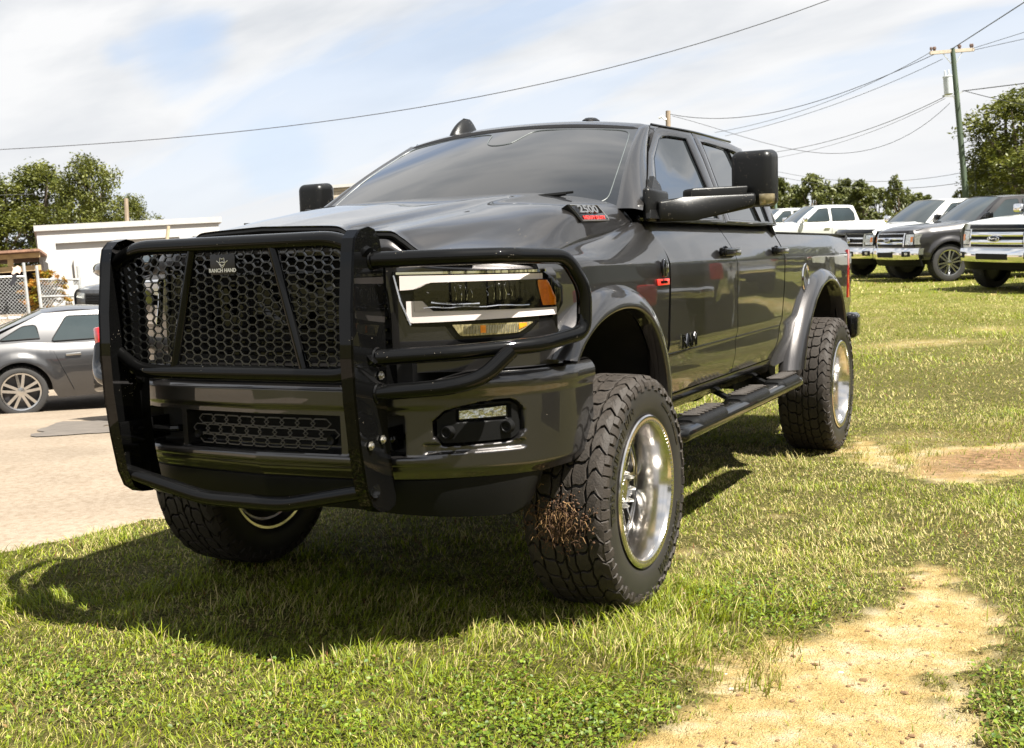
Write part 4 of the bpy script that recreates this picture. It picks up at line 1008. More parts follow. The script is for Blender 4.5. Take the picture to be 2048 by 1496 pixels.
def dirt_mask(x, y):
    n_ = (fbm(x, y, 3.5, 1)-.5)*.36+(fbm(x, y, 16, 3)-.5)*.34
    d1 = poly_sd(DIRT1, x, y)+n_; d2 = poly_sd(DIRT2, x, y)+n_
    u, v = uv_of(x, y)
    far = np.clip((fbm(x*.6, y, .55, 5)-.66)*9, 0, .8)*nstep(6.5, 10, v)*nstep(0, 3, u)
    bare = np.clip((fbm(x, y, 2.2, 6)-.80)*9, 0, .6)*nstep(2.2, 3.5, v)
    return np.maximum(np.maximum(nstep(-.055, .015, d1), .9*nstep(-.05, .12, d2)), np.maximum(far*.8, bare))
def dry_mask(x, y):
    u, v = uv_of(x, y)
    d = np.clip((fbm(x, y, .8, 2)-.47)*4.5, 0, 1)*.75
    near = np.exp(-np.maximum(-poly_sd(DIRT1, x, y), 0)/.22)
    dr = np.maximum(d, near*.8); fld = nstep(3.2, 5.5, v)*nstep(-1.5, 1.0, u)*nstep(.34, .56, fbm(x*.7, y*1.6, .8, 4)); dr = np.maximum(dr, .95*fld)
    dr = np.maximum(dr, .5*nstep(.48, .66, fbm(x, y, 2.6, 5)))
    return np.clip(dr, 0, 1)
def drive_edge(y): return np.interp(y, [-8, -.44, .46, 4, 9, 20, 60], [-3.9, -2.20, -2.03, -1.5, -3.0, -9.0, -26.0])
def to_world(x, y, z): 
    P = np.stack([np.asarray(x, float), np.asarray(y, float), np.asarray(z, float)], -1); return P @ M3.T
def fast_mesh(name, V, F, mats, smooth=False):
    me = bpy.data.meshes.new(name); me.vertices.add(len(V)); me.vertices.foreach_set('co', np.ascontiguousarray(V, dtype=np.float32).ravel())
    k = F.shape[1]; me.loops.add(F.size); me.loops.foreach_set('vertex_index', np.ascontiguousarray(F, dtype=np.int32).ravel())
    me.polygons.add(len(F)); me.polygons.foreach_set('loop_start', np.arange(0, F.size, k, dtype=np.int32))
    me.update(calc_edges=True)
    if smooth: me.polygons.foreach_set('use_smooth', np.ones(len(F), bool))
    for m_ in (mats if isinstance(mats, list) else [mats]): me.materials.append(m_)
    return me
def add_attr(me, name, data, typ='FLOAT'):
    a = me.attributes.new(name, typ, 'POINT')
    if typ == 'FLOAT': a.data.foreach_set('value', np.ascontiguousarray(data, dtype=np.float32))
    else: a.data.foreach_set('color', np.ascontiguousarray(data, dtype=np.float32).ravel())

def geo(a, b, n, r): # geometric spacing outward
    t = (r**np.arange(1, n+1)-1)/(r**n-1); return a+(b-a)*t
gx_ = np.concatenate([geo(-5, -600, 46, 1.16)[::-1], np.arange(-5, 6.501, .06), geo(6.5, 600, 46, 1.16)])
gy_ = np.concatenate([geo(-3.2, -300, 26, 1.25)[::-1], np.arange(-3.2, 9.001, .06), geo(9, 900, 52, 1.15)])
X, Y = np.meshgrid(gx_, gy_); X = X.ravel(); Y = Y.ravel()
Z = hh(X, Y); dm = dirt_mask(X, Y)
u_, v_ = uv_of(X, Y)
nearf = nstep(14, 8, v_)
Z = Z + nearf*((fbm(X, Y, 3, 0)-.5)*.03+(vnoise(X, Y, 11, 2)-.5)*.012) - dm*.012*nearf - .05*nstep(.12, .4, drive_edge(Y)-X) - .30*nstep(.5, 1.6, drive_edge(Y)-X)
# a shallow furrow in front of the front tyre and ridges on the dirt
V = to_world(X, Y, Z)
nx, ny = len(gx_), len(gy_)
idx = np.arange(nx*ny).reshape(ny, nx)
F = np.stack([idx[:-1, :-1].ravel(), idx[:-1, 1:].ravel(), idx[1:, 1:].ravel(), idx[1:, :-1].ravel()], 1)

def ground_material():
    m, n, l, b = new_mat('soil_and_thatch'); b.inputs['Roughness'].default_value = .95; b.inputs['Specular IOR Level'].default_value = .15
    t = n.new('ShaderNodeTexCoord')
    def noise(sc, det=8, ro=.6, st=None):
        z = n.new('ShaderNodeTexNoise'); z.inputs['Scale'].default_value = sc; z.inputs['Detail'].default_value = det; z.inputs['Roughness'].default_value = ro
        if st:
            mp_ = n.new('ShaderNodeMapping'); mp_.inputs['Scale'].default_value = st; l.new(t.outputs['Object'], mp_.inputs[0]); l.new(mp_.outputs[0], z.inputs['Vector'])
        else: l.new(t.outputs['Object'], z.inputs['Vector'])
        return z.outputs[0]
    def ramp(src, stops):
        r = n.new('ShaderNodeValToRGB'); e = r.color_ramp.elements
        while len(e) < len(stops): e.new(.5)
        for q, (p_, c_) in zip(e, stops): q.position = p_; q.color = (*c_, 1)
        l.new(src, r.inputs[0]); return r.outputs[0]
    def mixc(f, a, c_, bt='MIX'):
        x = n.new('ShaderNodeMixRGB'); x.blend_type = bt
        if isinstance(f, float): x.inputs[0].default_value = f
        else: l.new(f, x.inputs[0])
        for i, q in ((1, a), (2, c_)):
            if isinstance(q, tuple): x.inputs[i].default_value = (*q, 1)
            else: l.new(q, x.inputs[i])
        return x.outputs[0]
    thatch = ramp(noise(60), [(.3, (.018, .018, .005)), (.5, (.075, .070, .016)), (.72, (.19, .155, .06))])
    green = ramp(noise(1.3, 8, .62), [(.32, (.075, .090, .008)), (.5, (.155, .150, .020)), (.68, (.25, .20, .08))])
    green = mixc(.55, green, ramp(noise(25, 10, .7), [(.3, (.035, .05, .007)), (.7, (.17, .17, .035))]))
    farA = n.new('ShaderNodeAttribute'); farA.attribute_name = 'far'
    base = mixc(farA.outputs['Fac'], thatch, green)
    d1 = ramp(noise(7, 10, .65), [(.30, (.27, .155, .045)), (.42, (.42, .285, .10)), (.52, (.50, .385, .185)), (.64, (.56, .50, .37))])
    d2 = ramp(noise(130, 6, .7), [(.30, (.13, .075, .03)), (.44, (.36, .25, .10)), (.7, (.50, .40, .22))])
    dirt = mixc(.50, d1, d2)
    # dark twigs, crumbs and prints
    cr_ = ramp(noise(38, 3, .5, (1, 3, 1)), [(.30, (0, 0, 0)), (.345, (1, 1, 1))])
    dirt = mixc(.55, dirt, mixc(.9, dirt, cr_, 'MULTIPLY'))
    cr2 = ramp(noise(5, 6, .7), [(.62, (1, 1, 1)), (.74, (.45, .33, .24))])
    dirt = mixc(.8, dirt, cr2, 'MULTIPLY')
    brn = n.new('ShaderNodeAttribute'); brn.attribute_name = 'brown'
    dirt = mixc(brn.outputs['Fac'], dirt, ramp(noise(20), [(.35, (.10, .055, .028)), (.65, (.34, .20, .11))]))
    at = n.new('ShaderNodeAttribute'); at.attribute_name = 'dirt'
    l.new(mixc(at.outputs['Fac'], base, dirt), b.inputs['Base Color'])
    bp = n.new('ShaderNodeBump'); bp.inputs['Strength'].default_value = 1.0; bp.inputs['Distance'].default_value = .022
    ad = n.new('ShaderNodeMath'); ad.operation = 'ADD'; l.new(noise(45, 8, .65), ad.inputs[0]); l.new(noise(160, 4, .6), ad.inputs[1])
    l.new(ad.outputs[0], bp.inputs['Height']); l.new(bp.outputs[0], b.inputs['Normal'])
    return m
gme = fast_mesh('ground', V, F, ground_material(), True)
add_attr(gme, 'dirt', dm); add_attr(gme, 'far', nstep(9, 22, v_))
d2_ = poly_sd(DIRT2, X, Y); add_attr(gme, 'brown', nstep(.05, .35, d2_+(fbm(X, Y, 4, 7)-.5)*.5)*nstep(1.3, 2.0, X)*.9)
go = bpy.data.objects.new('ground', gme); COL.objects.link(go)
tag(go, 'uneven sunlit soil under the grass with bare orange clay patches', kind='structure')

# the pale concrete yard on the left
yy = np.concatenate([np.linspace(-8, 16, 300), np.linspace(16.2, 44, 90)]); tt = np.concatenate([[0, .002], np.linspace(.005, .35, 90), np.linspace(.36, 1, 40)])
YY, TT = np.meshgrid(yy, tt, indexing='ij')
ed = drive_edge(YY)+(fbm(YY, YY*0, 1.5, 3)-.5)*.35+(fbm(YY, YY*0, 7, 2)-.5)*.12
XX = ed*(1-TT)+(-46)*TT
ZZ = hh(XX, YY)+.016-.03*(TT == 0)
V2 = to_world(XX.ravel(), YY.ravel(), ZZ.ravel()); n1_, n2_ = XX.shape; ix = np.arange(n1_*n2_).reshape(n1_, n2_)
F2 = np.stack([ix[:-1, :-1].ravel(), ix[1:, :-1].ravel(), ix[1:, 1:].ravel(), ix[:-1, 1:].ravel()], 1)
cm = mat('worn_concrete', (.205, .168, .128), .92, var=.14, scale=1.1, bump=.6, bscale=90, spec=.2)
def concrete_detail():
    n = cm.node_tree.nodes; l = cm.node_tree.links; b = n['Principled BSDF']; src = b.inputs['Base Color'].links[0].from_socket
    t = n.new('ShaderNodeTexCoord'); z = n.new('ShaderNodeTexNoise'); z.inputs['Scale'].default_value = 22; z.inputs['Detail'].default_value = 12; z.inputs['Roughness'].default_value = .75; l.new(t.outputs['Object'], z.inputs['Vector'])
    r = n.new('ShaderNodeValToRGB'); r.color_ramp.elements[0].position = .36; r.color_ramp.elements[0].color = (.62, .56, .5, 1); r.color_ramp.elements[1].position = .58; r.color_ramp.elements[1].color = (1.0, 1.0, 1.0, 1); l.new(z.outputs[0], r.inputs[0])
    x = n.new('ShaderNodeMixRGB'); x.blend_type = 'MULTIPLY'; x.inputs[0].default_value = .8; l.new(src, x.inputs[1]); l.new(r.outputs[0], x.inputs[2])
    v = n.new('ShaderNodeTexVoronoi'); v.feature = 'DISTANCE_TO_EDGE'; v.inputs['Scale'].default_value = .33; 
    zz = n.new('ShaderNodeTexNoise'); zz.inputs['Scale'].default_value = 1.8; zz.inputs['Detail'].default_value = 5; l.new(t.outputs['Object'], zz.inputs['Vector'])
    ad = n.new('ShaderNodeMixRGB'); ad.blend_type = 'ADD'; ad.inputs[0].default_value = .7; l.new(t.outputs['Object'], ad.inputs[1]); l.new(zz.outputs['Color'], ad.inputs[2]); l.new(ad.outputs[0], v.inputs['Vector'])
    lt = n.new('ShaderNodeMath'); lt.operation = 'LESS_THAN'; lt.inputs[1].default_value = .0012; l.new(v.outputs['Distance'], lt.inputs[0])
    y_ = n.new('ShaderNodeMixRGB'); l.new(lt.outputs[0], y_.inputs[0]); l.new(x.outputs[0], b.inputs['Base Color'])
concrete_detail()
o = bpy.data.objects.new('concrete_yard', fast_mesh('concrete_yard', V2, F2, cm, True)); COL.objects.link(o); tag(o, 'worn sandy concrete yard beside the grass', kind='structure')
# a dark sheet laid on the yard, its colour standing for a shadow
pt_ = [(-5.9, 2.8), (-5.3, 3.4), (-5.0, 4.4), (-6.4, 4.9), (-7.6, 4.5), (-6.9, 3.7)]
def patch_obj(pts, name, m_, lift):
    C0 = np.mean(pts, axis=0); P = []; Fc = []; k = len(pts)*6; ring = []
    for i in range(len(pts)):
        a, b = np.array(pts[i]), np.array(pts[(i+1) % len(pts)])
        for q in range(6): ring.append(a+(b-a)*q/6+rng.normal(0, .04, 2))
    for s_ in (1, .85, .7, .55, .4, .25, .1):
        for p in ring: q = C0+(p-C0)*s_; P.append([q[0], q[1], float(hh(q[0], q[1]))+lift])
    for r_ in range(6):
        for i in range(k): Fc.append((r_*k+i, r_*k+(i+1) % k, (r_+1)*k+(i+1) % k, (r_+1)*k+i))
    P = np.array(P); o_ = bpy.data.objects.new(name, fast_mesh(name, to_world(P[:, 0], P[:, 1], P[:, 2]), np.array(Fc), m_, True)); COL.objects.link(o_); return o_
o = patch_obj(pt_, 'shadow_patch', mat('yard_shadow', (.085, .072, .060), .9, var=.2, scale=6, bump=.5), .024); tag(o, 'dark sheet standing for a shadow on the sandy yard', kind='structure')

# ------------------------------------------------------------------ grass
def leaf_material(name, transl=.35, rough=.55):
    m, n, l, b = new_mat(name); a = n.new('ShaderNodeAttribute'); a.attribute_name = 'tint'
    b.inputs['Roughness'].default_value = rough; b.inputs['Specular IOR Level'].default_value = .35
    t = n.new('ShaderNodeTexCoord'); z = n.new('ShaderNodeTexNoise'); z.inputs['Scale'].default_value = 40; l.new(t.outputs['Object'], z.inputs['Vector'])
    r = n.new('ShaderNodeValToRGB'); r.color_ramp.elements[0].position = .3; r.color_ramp.elements[0].color = (.6, .6, .6, 1); r.color_ramp.elements[1].position = .7; r.color_ramp.elements[1].color = (1.2, 1.2, 1.2, 1); l.new(z.outputs[0], r.inputs[0])
    mu = n.new('ShaderNodeMixRGB'); mu.blend_type = 'MULTIPLY'; mu.inputs[0].default_value = 1; l.new(a.outputs['Color'], mu.inputs[1]); l.new(r.outputs[0], mu.inputs[2])
    l.new(mu.outputs[0], b.inputs['Base Color'])
    tr = n.new('ShaderNodeBsdfTranslucent'); l.new(mu.outputs[0], tr.inputs[0]); mx_ = n.new('ShaderNodeMixShader'); mx_.inputs[0].default_value = transl
    l.new(b.outputs[0], mx_.inputs[1]); l.new(tr.outputs[0], mx_.inputs[2]); l.new(mx_.outputs[0], n['Material Output'].inputs[0])
    return m
GRASSM = leaf_material('grass_blades', .35)
def scatter(n_, r0, r1, half):
    a = rng.uniform(-half, half, n_); r_ = np.sqrt(rng.uniform(r0*r0, r1*r1, n_))
    u = r_*np.sin(a); v = r_*np.cos(a); return CAMT[0]+u*CY-v*SY, CAMT[1]+u*SY+v*CY
def gz(x, y):
    u, v = uv_of(x, y); nf = nstep(14, 8, v)
    return hh(x, y)+nf*((fbm(x, y, 3, 0)-.5)*.03+(vnoise(x, y, 11, 2)-.5)*.012)-dirt_mask(x, y)*.012*nf
def blades(x, y, ln, wd, seg, lean=1.0):
    n_ = len(x); z = gz(x, y); dry = dry_mask(x, y); az_ = rng.uniform(0, 2*np.pi, n_)
    # lying directions agree locally a little, as mown turf does
    az_ = az_*.75+fbm(x, y, 1.5, 6)*9
    bend = rng.uniform(.55, 1.45, n_)*lean
    P = []
    w0 = wd*rng.uniform(.7, 1.3, n_); L_ = ln
    dirx, diry = np.cos(az_), np.sin(az_); sx, sy = -diry, dirx
    tw = rng.uniform(-.9, .9, n_); sx, sy = sx*np.cos(tw)+dirx*np.sin(tw), sy*np.cos(tw)+diry*np.sin(tw)
    for k in range(seg+1):
        t = k/seg; ang = bend*(.25+.75*t); hx = L_*t*np.sin(ang)*.9; hz = L_*t*np.cos(ang*.95)+.0
        wk = w0*(1-t**1.5)*.5
        if k < seg:
            for sg in (-1, 1): P.append(np.stack([x+dirx*hx+sg*sx*wk, y+diry*hx+sg*sy*wk, z+hz-.004], 1))
        else: P.append(np.stack([x+dirx*hx, y+diry*hx, z+hz-.004], 1))
    nv = 2*seg+1; Vv = np.stack(P, 1).reshape(-1, 3); base = np.arange(n_)*nv
    T_ = []
    for k in range(seg-1):
        a = 2*k; T_ += [np.stack([base+a, base+a+1, base+a+3], 1), np.stack([base+a, base+a+3, base+a+2], 1)]
    T_.append(np.stack([base+2*seg-2, base+2*seg-1, base+2*seg], 1))
    Fv = np.concatenate(T_)
    g1 = np.array([.068, .115, .005]); g2 = np.array([.315, .355, .012]); st = np.array([.50, .42, .17]); rd = np.array([.19, .08, .03])
    m1 = rng.random(n_)[:, None]*.75+.25*fbm(x, y, 2.5, 3)[:, None]; colr = g1*(1-m1)+g2*m1
    isd = rng.random(n_) < .10+.48*dry; colr = np.where(isd[:, None], st*rng.uniform(.6, 1.15, n_)[:, None], colr)
    isr = rng.random(n_) < .02; colr = np.where(isr[:, None], rd, colr)
    C_ = np.repeat(colr[:, None, :], nv, 1)
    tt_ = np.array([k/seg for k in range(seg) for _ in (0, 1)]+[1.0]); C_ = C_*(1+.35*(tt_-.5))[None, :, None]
    # each blade is coloured darker at its base than at its tip
    C_ = C_.reshape(-1, 3)
    return Vv, Fv, np.concatenate([C_, np.ones((len(C_), 1))], 1)
def keep_mask(x, y):
    on = x > drive_edge(y)+(fbm(y, y*0, 1.5, 3)-.5)*.35-.05
    d = dirt_mask(x, y); p = 1-.975*d
    # worn, thin turf
    p = p*(1-.5*np.clip((dry_mask(x, y)-.3)*1.2, 0, 1)*(fbm(x, y, 6, 1) > .5))
    return on & (rng.random(len(x)) < p)
VV = []; FF = []; CC = []; off = 0
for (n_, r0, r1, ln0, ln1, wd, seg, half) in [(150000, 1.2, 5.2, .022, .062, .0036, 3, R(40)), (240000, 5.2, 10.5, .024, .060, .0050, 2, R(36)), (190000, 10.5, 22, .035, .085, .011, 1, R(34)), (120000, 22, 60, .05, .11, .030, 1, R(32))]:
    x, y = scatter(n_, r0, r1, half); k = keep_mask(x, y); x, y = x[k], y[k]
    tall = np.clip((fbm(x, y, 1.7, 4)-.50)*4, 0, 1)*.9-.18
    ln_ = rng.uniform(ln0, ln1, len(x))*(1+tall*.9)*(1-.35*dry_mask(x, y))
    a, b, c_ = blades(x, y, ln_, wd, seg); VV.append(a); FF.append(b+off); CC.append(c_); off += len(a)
# taller tufts near the front tyre, along the yard's edge and at the right border of the photograph
tufts = []
for k in range(150):
    t = rng.random()
    if t < .32: c0 = (rng.uniform(.95, 1.75), rng.uniform(-.75, .25))
    elif t < .52: yq = rng.uniform(-1.5, 3.0); c0 = (float(drive_edge(yq))+rng.uniform(.05, .35), yq)
    elif t < .64: c0 = (rng.uniform(2.45, 3.1), rng.uniform(.2, 1.4))
    elif t < .84: c0 = (rng.uniform(.8, 1.8), rng.uniform(1.5, 4.0))
    else: c0 = (rng.uniform(-1.0, 1.2), rng.uniform(-1.4, 0))
    m_ = int(rng.integers(25, 70)); tufts.append((rng.normal(c0[0], .05, m_), rng.normal(c0[1], .05, m_)))
tx = np.concatenate([t[0] for t in tufts]); ty = np.concatenate([t[1] for t in tufts])
a, b, c_ = blades(tx, ty, rng.uniform(.05, .12, len(tx)), .0040, 3, .8); VV.append(a); FF.append(b+off); CC.append(c_); off += len(a)
# stray straws lying on the clay
sx_, sy_ = scatter(60000, 1.4, 7, R(38)); q = (poly_sd(DIRT1, sx_, sy_) > -.05) | (poly_sd(DIRT2, sx_, sy_) > 0); sx_, sy_ = sx_[q][:2600], sy_[q][:2600]
a, b, c_ = blades(sx_, sy_, rng.uniform(.02, .06, len(sx_)), .0018, 2, 1.6)
c_[:, :3] = c_[:, :3]*.3+np.array([.16, .10, .05])*.7; VV.append(a); FF.append(b+off); CC.append(c_); off += len(a)
VG = np.concatenate(VV); VG = VG @ M3.T; FG = np.concatenate(FF)
gm = fast_mesh('grass', VG, FG, GRASSM); add_attr(gm, 'tint', np.concatenate(CC), 'FLOAT_COLOR')
o = bpy.data.objects.new('grass', gm); COL.objects.link(o); tag(o, 'short yellow-green lawn grass with dry straws and taller tufts', 'grass', kind='stuff')

# ------------------------------------------------------------------ broad-leaved ground cover (clover)
def leaf_discs(x, y, sz, zlo, zhi):
    n_ = len(x); z = gz(x, y)+rng.uniform(zlo, zhi, n_); K = 5
    nrm = np.stack([rng.normal(0, .38, n_), rng.normal(0, .38, n_), np.ones(n_)], 1); nrm /= np.linalg.norm(nrm, axis=1)[:, None]
    a0 = rng.uniform(0, 6.28, n_); t1 = np.stack([np.cos(a0), np.sin(a0), np.zeros(n_)], 1); t1 -= nrm*(t1*nrm).sum(1)[:, None]; t1 /= np.linalg.norm(t1, axis=1)[:, None]; t2 = np.cross(nrm, t1)
    P = []; C_ = np.stack([x, y, z], 1)
    shape = [(-.5, .0), (-.15, .36), (.30, .34), (.52, 0), (.30, -.34), (-.15, -.36)]
    for a, b in shape: P.append(C_+t1*(a*sz)[:, None]+t2*(b*sz)[:, None]-nrm*(abs(b)*-.25*sz)[:, None])
    Vv = np.stack(P, 1).reshape(-1, 3); base = np.arange(n_)*6
    Fv = np.concatenate([np.stack([base, base+3, base+1], 1), np.stack([base+1, base+3, base+2], 1), np.stack([base, base+5, base+3], 1), np.stack([base+5, base+4, base+3], 1)])
    c1 = np.array([.045, .090, .006]); c2 = np.array([.17, .225, .016]); m_ = rng.random(n_)[:, None]; C = c1*(1-m_)+c2*m_
    dr = rng.random(n_) < .04; C = np.where(dr[:, None], np.array([.2, .13, .05]), C)
    C = np.repeat(C[:, None], 6, 1).reshape(-1, 3); return Vv, Fv, np.concatenate([C, np.ones((len(C), 1))], 1)
x, y = scatter(330000, 1.3, 4.8, R(40))
cl = np.clip((fbm(x, y, 1.3, 2)-.40)*5, 0, 1)
zone = np.exp(-((x-1.05)**2/.55+(y+1.15)**2/.40))*1.3 + np.exp(-((x-1.55)**2/.10+(y+.25)**2/.30)) + np.exp(-((x-2.45)**2/.02+(y+.75)**2/.12))*1.4 + .55*np.exp(-((x-.1)**2/1.2+(y+1.75)**2/.12))
k = (rng.random(len(x)) < np.clip(cl*zone, 0, 1)*.36) & (dirt_mask(x, y) < .35) & (x > drive_edge(y)+.1)
x, y = x[k], y[k]
a, b, c_ = leaf_discs(x, y, rng.uniform(.007, .018, len(x)), .008, .045)
me = fast_mesh('clover', a @ M3.T, b, leaf_material('clover_leaves', .3, .5)); add_attr(me, 'tint', c_, 'FLOAT_COLOR')
o = bpy.data.objects.new('clover', me); COL.objects.link(o); tag(o, 'low round-leaved clover creeping through the grass', 'ground cover', kind='stuff')

# stones and crumbs on the clay, leaf litter
st = MB(); r2 = random.Random(9)
for k in range(300):
    x_, y_ = r2.uniform(1.5, 2.45), r2.uniform(-1.2, .9); sz = abs(r2.gauss(0, .0045))+.0015
    if k < 4: sz = r2.uniform(.010, .016)
    if poly_sd(DIRT1, np.array([x_]), np.array([y_]))[0] < .0: continue
    p = M3 @ np.array([x_, y_, float(gz(np.array([x_]), np.array([y_]))[0])+sz*.15])
    st.box(tuple(p), (sz*2.0, sz*1.4, sz*.8), bev=sz*.35, seg=1, rot=Matrix.Rotation(r2.uniform(0, 6), 3, 'Z'), mi=0 if k < 6 else 1)
o = st.build('pebbles', [mat('pale_stone', (.42, .36, .28), .8), mat('earth_crumb', (.13, .075, .035), .95)], None, 30); tag(o, 'small pale stones and brown crumbs on the bare clay', 'pebbles', kind='stuff')

# ------------------------------------------------------------------ trees
def tree_meshes(seed, H, Rc, nleaf, leaf, base_frac=.25, cols=((.040, .055, .008), (.165, .172, .028)), lobes=16, droop=0.0):
    rg = np.random.default_rng(seed); tb = MB()
    P = [np.array([0, 0, -.6])]
    for k in range(1, 6): P.append(np.array([rg.normal(0, .10)*k*.4, rg.normal(0, .10)*k*.4, H*.62*k/5]))
    r0 = H*.022+.06; tb.tube(P, [r0*1.3]+[r0*(1-.12*k) for k in range(1, 6)], 9)
    cen = []
    for k in range(lobes):
        t = (k+.5)/lobes; z_ = H*(base_frac+(1-base_frac)*(t**.85)*.93); a = k*2.4+rg.normal(0, .4)
        prof_ = math.sin(math.pi*min(1, max(.05, (z_/H-base_frac*.6)/(1-base_frac*.6)))**.8)*.75+.12
        rr_ = Rc*prof_*rg.uniform(.45, .95); c_ = np.array([math.cos(a)*rr_, math.sin(a)*rr_, z_]); cen.append((c_, Rc*rg.uniform(.20, .40)))
        s_ = P[min(5, max(1, int(z_/H/.62*5*.7)))]; mid = (s_+c_)/2+np.array([0, 0, -.05*H*.3]); tb.tube([s_, mid, c_], [r0*.42, r0*.28, r0*.08], 5)
    cen.append((np.array([0, 0, H*.93]), Rc*.25))
    wts = np.array([c_[1]**2 for c_ in cen]); wts /= wts.sum(); pick = rg.choice(len(cen), nleaf, p=wts)
    # leaves gather in twigs: cluster centres in each lobe's shell, leaves round them
    ntw = max(40, nleaf//26); tp = rg.choice(len(cen), ntw, p=wts); d = rg.normal(0, 1, (ntw, 3)); d /= np.linalg.norm(d, axis=1)[:, None]; rad_ = rg.uniform(.45, 1.12, ntw)
    C0 = np.array([c_[0] for c_ in cen])[tp]+d*(np.array([c_[1] for c_ in cen])[tp]*rad_)[:, None]*np.array([1, 1, .8])
    who = rg.integers(0, ntw, nleaf); C_ = C0[who]+rg.normal(0, Rc*.055, (nleaf, 3))
    n1 = rg.normal(0, 1, (nleaf, 3)); n1[:, 2] = abs(n1[:, 2])+.3; n1 /= np.linalg.norm(n1, axis=1)[:, None]; t1 = np.cross(n1, rg.normal(0, 1, (nleaf, 3))); t1 /= np.linalg.norm(t1, axis=1)[:, None]; t2 = np.cross(n1, t1)
    sz = leaf*rg.uniform(.6, 1.4, nleaf)[:, None]
    Vv = np.stack([C_-t1*sz, C_+t2*sz*.45, C_+t1*sz, C_-t2*sz*.45], 1).reshape(-1, 3); Fv = np.arange(nleaf*4).reshape(-1, 4)
    tw_t = rg.random(ntw)[who]; m_ = np.clip(.55*tw_t+.45*rg.random(nleaf), 0, 1)[:, None]; C = np.array(cols[0])*(1-m_)+np.array(cols[1])*m_
    C = np.repeat(C[:, None], 4, 1).reshape(-1, 3)
    cm_ = fast_mesh('crown', Vv, Fv, TREEM); add_attr(cm_, 'tint', np.concatenate([C, np.ones((len(C), 1))], 1), 'FLOAT_COLOR')
    return tb.mesh('trunk', BARK, 60), cm_
TREEM = leaf_material('tree_leaves', .30, .5); BARK = mat('bark', (.11, .085, .06), .9, var=.4, scale=20, bump=.8, bscale=20, stretch=(1, 1, .2))
def place_tree(meshes, base, rotz, sc, label, group, name='tree', cat='tree'):
    r_ = empty(name, None, tuple(base), rotz); r_.scale = sc if isinstance(sc, tuple) else (sc, sc, sc)
    for me, nm in zip(meshes, ('trunk', 'crown')):
        o_ = bpy.data.objects.new(nm, me); COL.objects.link(o_); o_.parent = r_
    return tag(r_, label, cat, group)
def ground_at(px, depth):
    """world point on the ground straight below/above the line of sight at a photo column"""
    u = (px-PW/2)/FOC*depth; x = CAMT[0]+u*CY-depth*SY; y = CAMT[1]+u*SY+depth*CY
    return to_world(x, y, float(hh(np.array([x]), np.array([y]))[0]))
def zat(px, py, depth): return ray_w(px, py, depth)[2]
OAK = [tree_meshes(s, 9.0, 3.0, 17000, .098, .22, lobes=24) for s in (1, 2, 3)]
FAR = [tree_meshes(s, 8.0, 2.3, 6500, .17, .10, cols=((.055, .070, .018), (.16, .17, .045)), lobes=18) for s in (11, 12, 13, 14)]
def tree_to(meshes, px, top, depth, H0, wide, rot, label, group, name='tree', sink=0.0):
    b = ground_at(px, depth); Ht = (zat(px, top, depth)-b[2]); s = Ht/(H0*1.0)
    return place_tree(meshes, b-np.array([0, 0, sink]), rot, (wide, wide, s), label, group, name)
gl = 'trees behind the white building'
tree_to(OAK[0], 20, 350, 58, 9.0, 1.05, .3, 'broad dark green tree at the left edge, its crown cut by the photo border', gl, 'oak_tree')
tree_to(OAK[1], 112, 326, 60, 9.0, 1.00, 1.9, 'tall dark tree with a rounded crown behind the white building, second from the left edge', gl, 'oak_tree')
tree_to(OAK[2], 205, 312, 57, 9.0, .78, 4.0, 'tallest narrow dark tree behind the white building, beside the wooden pole', gl, 'oak_tree')
tree_to(OAK[0], 288, 392, 60, 9.0, .55, 2.2, 'lowest small tree right of the wooden pole behind the white building', gl, 'oak_tree')
tree_to(OAK[1], -60, 380, 55, 9.0, 1.1, 5.1, 'dark tree just outside the left edge behind the shed', gl, 'oak_tree')
gr_ = 'line of trees behind the white pickups'
spots = [(1535, 372, 88), (1578, 358, 86), (1612, 372, 90), (1640, 350, 84), (1672, 366, 88), (1702, 360, 92), (1735, 362, 86), (1765, 374, 90), (1808, 352, 80), (1835, 388, 92), (1862, 392, 90), (1500, 380, 92)]
where = ['above the far white cab, left end of the line', 'pale feathery tree above the far white cab', 'small rounded tree second in line above the crew cab', 'taller airy tree above the white crew cab', 'rounded tree in the middle of the line above the crew cab', 'dense tree right of the airy one', 'dense tree above the rear window of the crew cab', 'low tree in the gap before the single tall one', 'single taller tree standing out left of the white pickup roof', 'low tree behind the white pickup roof, left part', 'low tree behind the white pickup roof, near the green pole', 'tree hidden behind the mirror of the big pickup']
for i, (px, top, d) in enumerate(spots):
    tree_to(FAR[i % 4], px, top, d, 8.0, .86 if i != 8 else .62, i*1.7, where[i] if ' tree' in where[i][:40] else 'tree '+where[i], gr_, 'background_tree')
gb = 'trees at the right edge'
tree_to(OAK[2], 2062, 182, 46, 9.0, 1.02, .9, 'big yellow-green tree rising highest at the right edge of the photo', gb, 'oak_tree')
tree_to(OAK[1], 2000, 282, 52, 9.0, .55, 3.3, 'middle-sized rounded tree left of the big one at the right edge', gb, 'oak_tree')
tree_to(FAR[1], 1966, 335, 60, 8.0, .5, 2.0, 'low bushy tree beside the thin steel pole', gb, 'oak_tree')
tree_to(FAR[2], 2030, 335, 50, 8.0, .7, 5.0, 'low pale green tree under the big one above the silver pickup', gb, 'oak_tree')
